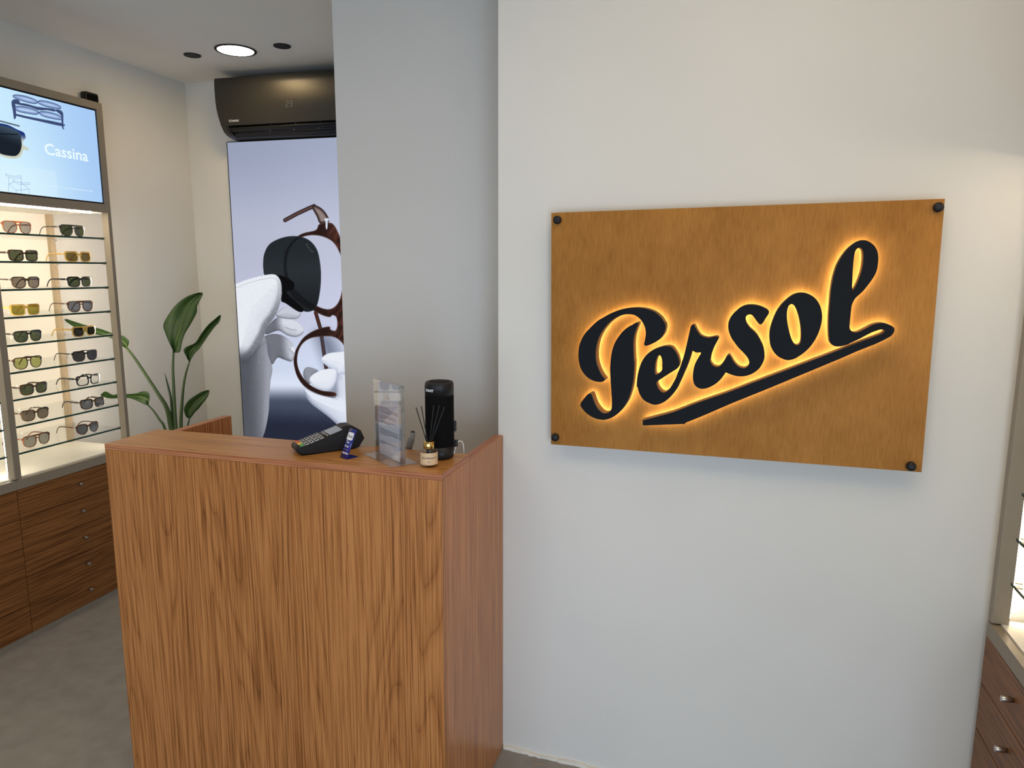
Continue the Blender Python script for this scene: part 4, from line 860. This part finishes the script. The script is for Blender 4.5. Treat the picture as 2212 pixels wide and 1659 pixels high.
# ------------------------------------------------------------------ potted plant
pp = thing('potted_plant', 'tall leafy green potted plant between the display cabinet and the back wall', 'plant', (-2.12, 1.0, 0))
off = Vector((-2.12, 1.0, 0)); rel = lambda p: Vector(p) - off
mb = MB(); mb.lathe([(.10, 0), (.115, .01), (.14, .29), (.145, .30), (.145, .32), (.135, .32), (.132, .285)], 40); mb.build('pot', M['pot'], pp)
mb = MB(); mb.lathe([(.131, .27), (.12, .284), (.06, .288), (.002, .290)], 32); mb.build('soil', M['soil'], pp)
for i, (lf, (spath, srad)) in enumerate(zip(LEAVES + [None], STEMS)):
    base = Vector((random.uniform(-.02, .02), random.uniform(-.02, .02), .283))
    pts = [rel(p) for p in spath]
    low = pts[-1]
    pts = pts + [low.lerp(base, .5) + Vector((0, 0, .0)), base]
    rr = list(srad) + [srad[-1] * 1.15, srad[-1] * 1.25]
    dense = smooth3(pts, 4); rd = [float(q) for q in np.interp(np.linspace(0, len(rr) - 1, len(dense)), range(len(rr)), rr)]
    mb = MB(); mb.tube(dense, rd, 10, flat=.8); st = mb.build('stalk' if lf else 'rolled_leaf', M['stem'] if lf else M['leaf'], pp)
    if not lf: continue
    Ls, Ms, Rs = [smooth3([rel(p) for p in q], 4) for q in lf]
    Ls[-1] = Ms[-1].copy(); Rs[-1] = Ms[-1] + Vector((.0006, 0, 0)); mb = MB(); rows = []
    for a, m_, b in zip(Ls, Ms, Rs):
        row = []
        for t in (0, .33, .67): q = a.lerp(m_, t); q.y -= .012 * math.sin(math.pi * t) * (a - m_).length * 8; row.append(q)
        row.append(m_)
        for t in (.33, .67, 1.0): q = m_.lerp(b, t); q.y -= .012 * math.sin(math.pi * t) * (b - m_).length * 8; row.append(q)
        rows.append(row)
    mb.sheet(rows)
    uvl = mb.bm.loops.layers.uv.new('leaf_uv'); nr = len(rows)
    mb.bm.verts.index_update()
    for f in mb.bm.faces:
        for lp in f.loops:
            i_, j_ = divmod(lp.vert.index, 7); lp[uvl].uv = (j_ / 6, i_ / nr - .16 * abs(j_ - 3) / 3)
    blade = mb.build('leaf', M['leaf'], pp)
    so = blade.modifiers.new('thickness', 'SOLIDIFY'); so.thickness = .0012
    mb = MB(); n = len(Ms); mb.tube([q + Vector((0, -.001, 0)) for q in Ms], [.0038 * (1 - .8 * k / n) for k in range(n)], 6); mb.build('leaf_rib', M['rib'], blade)

# ------------------------------------------------------------------ things on the counter ledge
ZL = HP + TL + .0004

# portable speaker
bs = thing('portable_speaker', 'tall black cylindrical portable speaker, standing at the right end of the counter ledge', 'speaker', (-.046, -.360, ZL), 0)
mb = MB(); mb.lathe([(.028, .0), (.0335, .002), (.0360, .008), (.0366, .034)], 40, sq=2.25); mb.build('lower_band', M['black'], bs)
mb = MB(); mb.lathe([(.0362, .0342), (.0366, .036), (.0366, .166), (.0362, .1678)], 40, sq=2.25); mb.build('cloth_cover', M['fabric'], bs)
mb = MB(); mb.lathe([(.0366, .168), (.0368, .192), (.0362, .199), (.0345, .2025), (.0315, .2035), (.0295, .201), (.0275, .1955), (.012, .1945), (.001, .1945)], 40, sq=2.25); mb.build('upper_band', M['black'], bs)
ca = math.atan2(-2.0432 + .36, .6554 + .046)
text('maker_mark', 'SONY', .0090, lambda u, v: (.0374 * 1.03 * math.cos(ca - 1.10 + u / .0366), .0374 * 1.03 * math.sin(ca - 1.10 + u / .0366), .1805 + v), M['white'], bs, weight=.0004, width=.0265)
box('carry_loop', (.033, .006, .070), (.0405, .018, .098), M['black'], bs, .002)
mb = MB(); mb.box((.0345, .004, .030), (.046, .014, .048), .002); mb.build('plug', M['black'], bs)
cb = MB(); cb.tube(smooth3([(0, 0, 0), (-.003, .022, .014), (-.004, .042, .022), (.001, .055, .020), (.0035, .062, .004), (.001, .066, -.03), (-.012, .068, -.10), (-.016, .075, -.25), (-.03, .09, -.3415)], 6), .0017, 8)
cable = cb.build('charging_cable', M['whiteplastic']); cable.location = (-.010, -.352, ZL + .0105)
tag(cable, 'white cable looping from the black cylindrical speaker down behind the counter ledge', 'cable')

# reed diffuser
rdf = thing('reed_diffuser', 'small glass reed diffuser bottle with gold cap and black sticks, beside the cylindrical speaker', 'diffuser', (-.0415, -.4435, ZL))
R0 = .0222
mb = MB(); mb.lathe([(R0 - .002, 0), (R0, .002), (R0, .040), (R0 - .002, .0435), (.014, .0465), (.0125, .048)], 36); mb.build('bottle', M['bottle'], rdf)
mb = MB(); mb.lathe([(R0 - .003, .003), (R0 - .0022, .005), (R0 - .0022, .034)], 32); mb.build('oil', M['liquid'], rdf)
mb = MB(); mb.lathe([(.0133, .0455), (.0136, .046), (.0136, .0628), (.0130, .0635), (.0045, .0635)], 36); mb.build('cap', M['gold'], rdf)
cd = math.atan2(-2.0432 + .4435, .6554 + .0415)
mb = MB(); mb.sheet([[((R0 + .0002) * math.cos(cd + t), (R0 + .0002) * math.sin(cd + t), z) for t in np.linspace(-1.35, 1.35, 24)] for z in (.0065, .0375)]); lb = mb.build('paper_label', M['label'], rdf)
wrap = lambda a0, z0: (lambda u, v: ((R0 + .0005) * math.cos(cd + a0 + u / R0), (R0 + .0005) * math.sin(cd + a0 + u / R0), z0 + v))
text('label_scent', 'Sandalwood', .0078, wrap(0, .0225), M['ink'], lb, align='CENTER', width=.0395, weight=.00005)
text('label_volume', '50ml', .0048, wrap(0, .0135), M['ink'], lb, align='CENTER')
for dx_, dy_, zt in ((-.034, .002, .147), (-.0215, .006, .151), (.0165, -.004, .157), (.030, .0, .157), (.042, .004, .153)):
    mb = MB(); mb.tube([(dx_ * -.12, dy_ * -.1, .030), (dx_, dy_, zt)], .0013, 8); mb.build('reed', M['matte'], rdf)

# clear sign holder with a letter
A = Vector((-.226, -.368)); B = Vector((-.1015, -.4636)); ctr = (A + B) / 2; ang = math.atan2(B.y - A.y, B.x - A.x); Wd = (B - A).length
ah = thing('acrylic_sign_holder', 'upright clear acrylic holder with a printed letter, in the middle of the ledge items', 'sign holder', (ctr.x, ctr.y, ZL), ang)
box('foot_plate', (-Wd / 2 - .003, -.037, 0), (Wd / 2 + .003, .037, .003), M['acrylic'], ah, .001)
for ya, yb in ((-.0062, -.0036), (.0036, .0062)): box('clear_sheet', (-Wd / 2, ya, .0032), (Wd / 2, yb, .2045), M['acrylic'], ah, .0006)
for s in (-1, 1): box('edge_strip', (s * (Wd / 2 - .008) - .008, -.0034, .0034), (s * (Wd / 2 - .008) + .008, .0034, .204), clear('acrylic_edge', (.80, .80, .79), .3), ah)
pap = box('letter_sheet', (-Wd / 2 + .0165, -.0012, .0045), (Wd / 2 - .0165, .0, .2015), M['paper'], ah)
pw = Wd - .040
random.seed(11); mb = MB()
lines = [(.132, 1, .5), (.1275, 1, 1), (.1230, 1, 1), (.1185, 1, .62), (.1110, 1, .8), (.1065, 1, 0.9), (.1020, 1, .3), (.0955, 1, .75), (.0910, 1, .58), (.0735, 1, 1), (.0690, 1, .95), (.0645, 1, 1), (.0600, 1, .5), (.0395, 1, .85), (.0350, 1, .3)]
for z, _, wd in lines:
    x = -pw / 2 + .002; end = -pw / 2 + .002 + (pw - .006) * wd
    while x < end:
        l = random.uniform(.004, .011); l = min(l, end - x)
        mb.face([(x, -.0016, z), (x + l, -.0016, z), (x + l, -.0016, z + .0014), (x, -.0016, z + .0014)]); x += l + .0014
mb.build('printed_lines', M['ink'], pap, recalc=False)
text('letterhead', 'a l u s', .0125, lambda u, v: (u - .004, -.0016, .1585 + v), mat('grey_print', (.22, .20, .17), .6), pap, align='CENTER')

# grey handled tool resting inside the counter
gt = thing('handheld_tool', 'slim grey handle sticking up behind the clear sign holder', 'handle', (-.19, -.262, .7505))
mb = MB(); mb.tube([(-.07, 0.02, .008), (-.03, .008, .17), (.006, -.004, .318), (.0185, -.006, .354), (.0245, -.007, .376)], [.008, .009, .0095, .0098, .0078], 16); mb.build('handle', M['grey'], gt)
mb = MB(); mb.tube([(.0245, -.007, .3762), (.0251, -.007, .3785)], .0048, 14); mb.build('handle_hole', M['matte'], gt)
mb = MB(); mb.tube([(.0015, -.0025, .302), (.0035, -.003, .309)], [.0092, .0092], 16); mb.build('handle_ring', M['steel'], gt)

# card terminal
an = math.atan2(.145, .125)
tm = thing('card_terminal', 'black card payment terminal with grey screen and keypad, lying on the ledge', 'card terminal', (-.3730, -.371, ZL), an - rad(90))
LT, WT = .0915, .0370            # half length, half width; front towards local -y
side = [(-LT, .010), (-LT + .006, .003), (-LT + .03, .0), (-.01, .004), (.030, .004), (.056, .000), (LT - .016, .004), (LT, .026), (LT - .010, .050), (LT - .028, .062), (.046, .0625), (.020, .0525), (-.062, .0285), (-LT + .005, .0245), (-LT, .020)]
mb = MB(); mb.prism(side, [], lambda u, v, d: (d, u, v), -WT, WT)
bmesh.ops.recalc_face_normals(mb.bm, faces=mb.bm.faces)
es = [e for e in mb.bm.edges if len(e.link_faces) == 2 and e.calc_face_angle(0) > 1.2 and abs(abs(e.verts[0].co.x) - WT) < 1e-5 and abs(abs(e.verts[1].co.x) - WT) < 1e-5]
bmesh.ops.bevel(mb.bm, geom=es, offset=.004, segments=2, affect='EDGES', clamp_overlap=True)
mb.build('body', M['black'], tm)
slope = (.0525 - .0285) / .082
top = lambda x, y, h=.0: (x, y - h * slope, .0285 + (y + .062) * slope + h)


def pad(name, x0, x1, y0, y1, h, m, par=tm):
    mb = MB(); v = [top(x, y, hh) for hh in (.0003, h) for x, y in ((x0, y0), (x1, y0), (x1, y1), (x0, y1))]
    V_ = [mb.bm.verts.new(p) for p in v]
    for q in ((0, 3, 2, 1), (4, 5, 6, 7), (0, 1, 5, 4), (1, 2, 6, 5), (2, 3, 7, 6), (3, 0, 4, 7)): mb.bm.faces.new([V_[i] for i in q])
    return mb.build(name, m, par)


scn = pad('screen', -.028, .028, -.004, .046, .0010, mat('grey_lcd', (.33, .38, .47), .25, spec=.6, noise=.02))
silver = mat('silver_key', (.42, .43, .45), .4, noise=.05)
kc = {0: mat('red_key', (.62, .10, .04), .45, noise=.03), 1: mat('yellow_key', (.75, .50, .05), .45, noise=.03), 2: mat('green_key', (.04, .32, .10), .45, noise=.03)}
for r in range(4):
    for c in range(3):
        x = -.0225 + c * .0225; y = -.0665 + r * .0135
        if r == 0: pass
        k_ = pad('key', x - .0088, x + .0088, y - .0050 + .0, y + .0050, .0020, silver)
        mb = MB(); q = [(x - .0058, y - .0030), (x + .0058, y - .0030), (x + .0058, y + .0030), (x - .0058, y + .0030)]
        mb.face([top(a, b, .0022) for a, b in q]); mb.build('key_print', M['matte'], k_, recalc=False)
for c in range(3):
    x = -.0225 + c * .0225; pad('key', x - .0092, x + .0092, -.0840, -.0735, .0022 - .0022 * 0 + .0005, kc[c])
for c in range(4):
    x = -.0225 + c * .015; pad('function_key', x - .0035, x + .0035, -.0105, -.0080, .0012, M['white'])
text('maker_mark', 'ingenico', .0055, lambda u, v: (u, .056 + v, .0630), M['grey'], tm, align='CENTER')
pad('paper_cover', -.030, .030, .0475, .0500, .0012, M['matte'])

# folded blue card
fc = thing('folded_card', 'small dark blue tax free card, folded and standing beside the card terminal', 'card', (-.2835, -.4465, ZL), rad(-27))
blue = M['blue']; Hc_ = .0735; Wc_ = .0155; tl_ = .032
mb = MB()
mb.prism([(0, 0), (.0016, 0), (.0016 + tl_, Hc_), (tl_, Hc_)], [], lambda u, v, d: (d, u, v), -Wc_, Wc_); mb.build('face_panel', blue, fc)
mb = MB(); mb.box((-Wc_, .0018, 0), (Wc_, .034, .0016)); mb.build('foot', blue, fc)
on = lambda x0, z0: (lambda u, v: (x0 + u, (z0 + v) / Hc_ * tl_ - .0004, z0 + v))
mb = MB(); rr = []
for cx_, cz_, a0 in ((.0085, .0605, 0), (-.0085, .0605, 90), (-.0085, .0505, 180), (.0085, .0505, 270)):
    for t in range(0, 91, 30): rr.append((cx_ + .0045 * math.cos(rad(a0 + t)), cz_ + .0045 * math.sin(rad(a0 + t))))
f_ = on(0, 0); mb.face([f_(*p) for p in rr]); bad = mb.build('white_badge', M['white'], fc, recalc=False)
on2 = lambda x0, z0: (lambda u, v: (x0 + u, (z0 + v) / Hc_ * tl_ - .0008, z0 + v))
text('badge_word', 'Shop', .0100, on2(0, .0525), M['ink'], bad, align='CENTER', width=.0215, weight=.00005)
text('card_word', 'Tax', .0098, on(-.0110, .0375), M['white'], fc, weight=.0001)
text('card_word', 'Free', .0098, on(-.0110, .0275), M['white'], fc, weight=.0001)
mb = MB(); mb.face([f_(*p) for p in ((-.0125, .0218), (.0110, .0218), (.0110, .0222), (-.0125, .0222))]); mb.build('card_rule', M['white'], fc, recalc=False)
text('card_name', 'Global Blue', .0066, on(-.0125, .0115), M['white'], fc, width=.0255, weight=.0002)


# a scrap of tape on the floor
mb = MB(); mb.prism([(.1265, -.0400), (.1336, -.0593), (.1963, -.0420)], [], lambda u, v, d: (u, v, d), .0002, .0008)
tag(mb.build('tape_scrap', mat('brown_tape', (.30, .235, .19), .6, noise=.05)), 'small triangular scrap of brown tape on the floor by the white wall', 'tape')
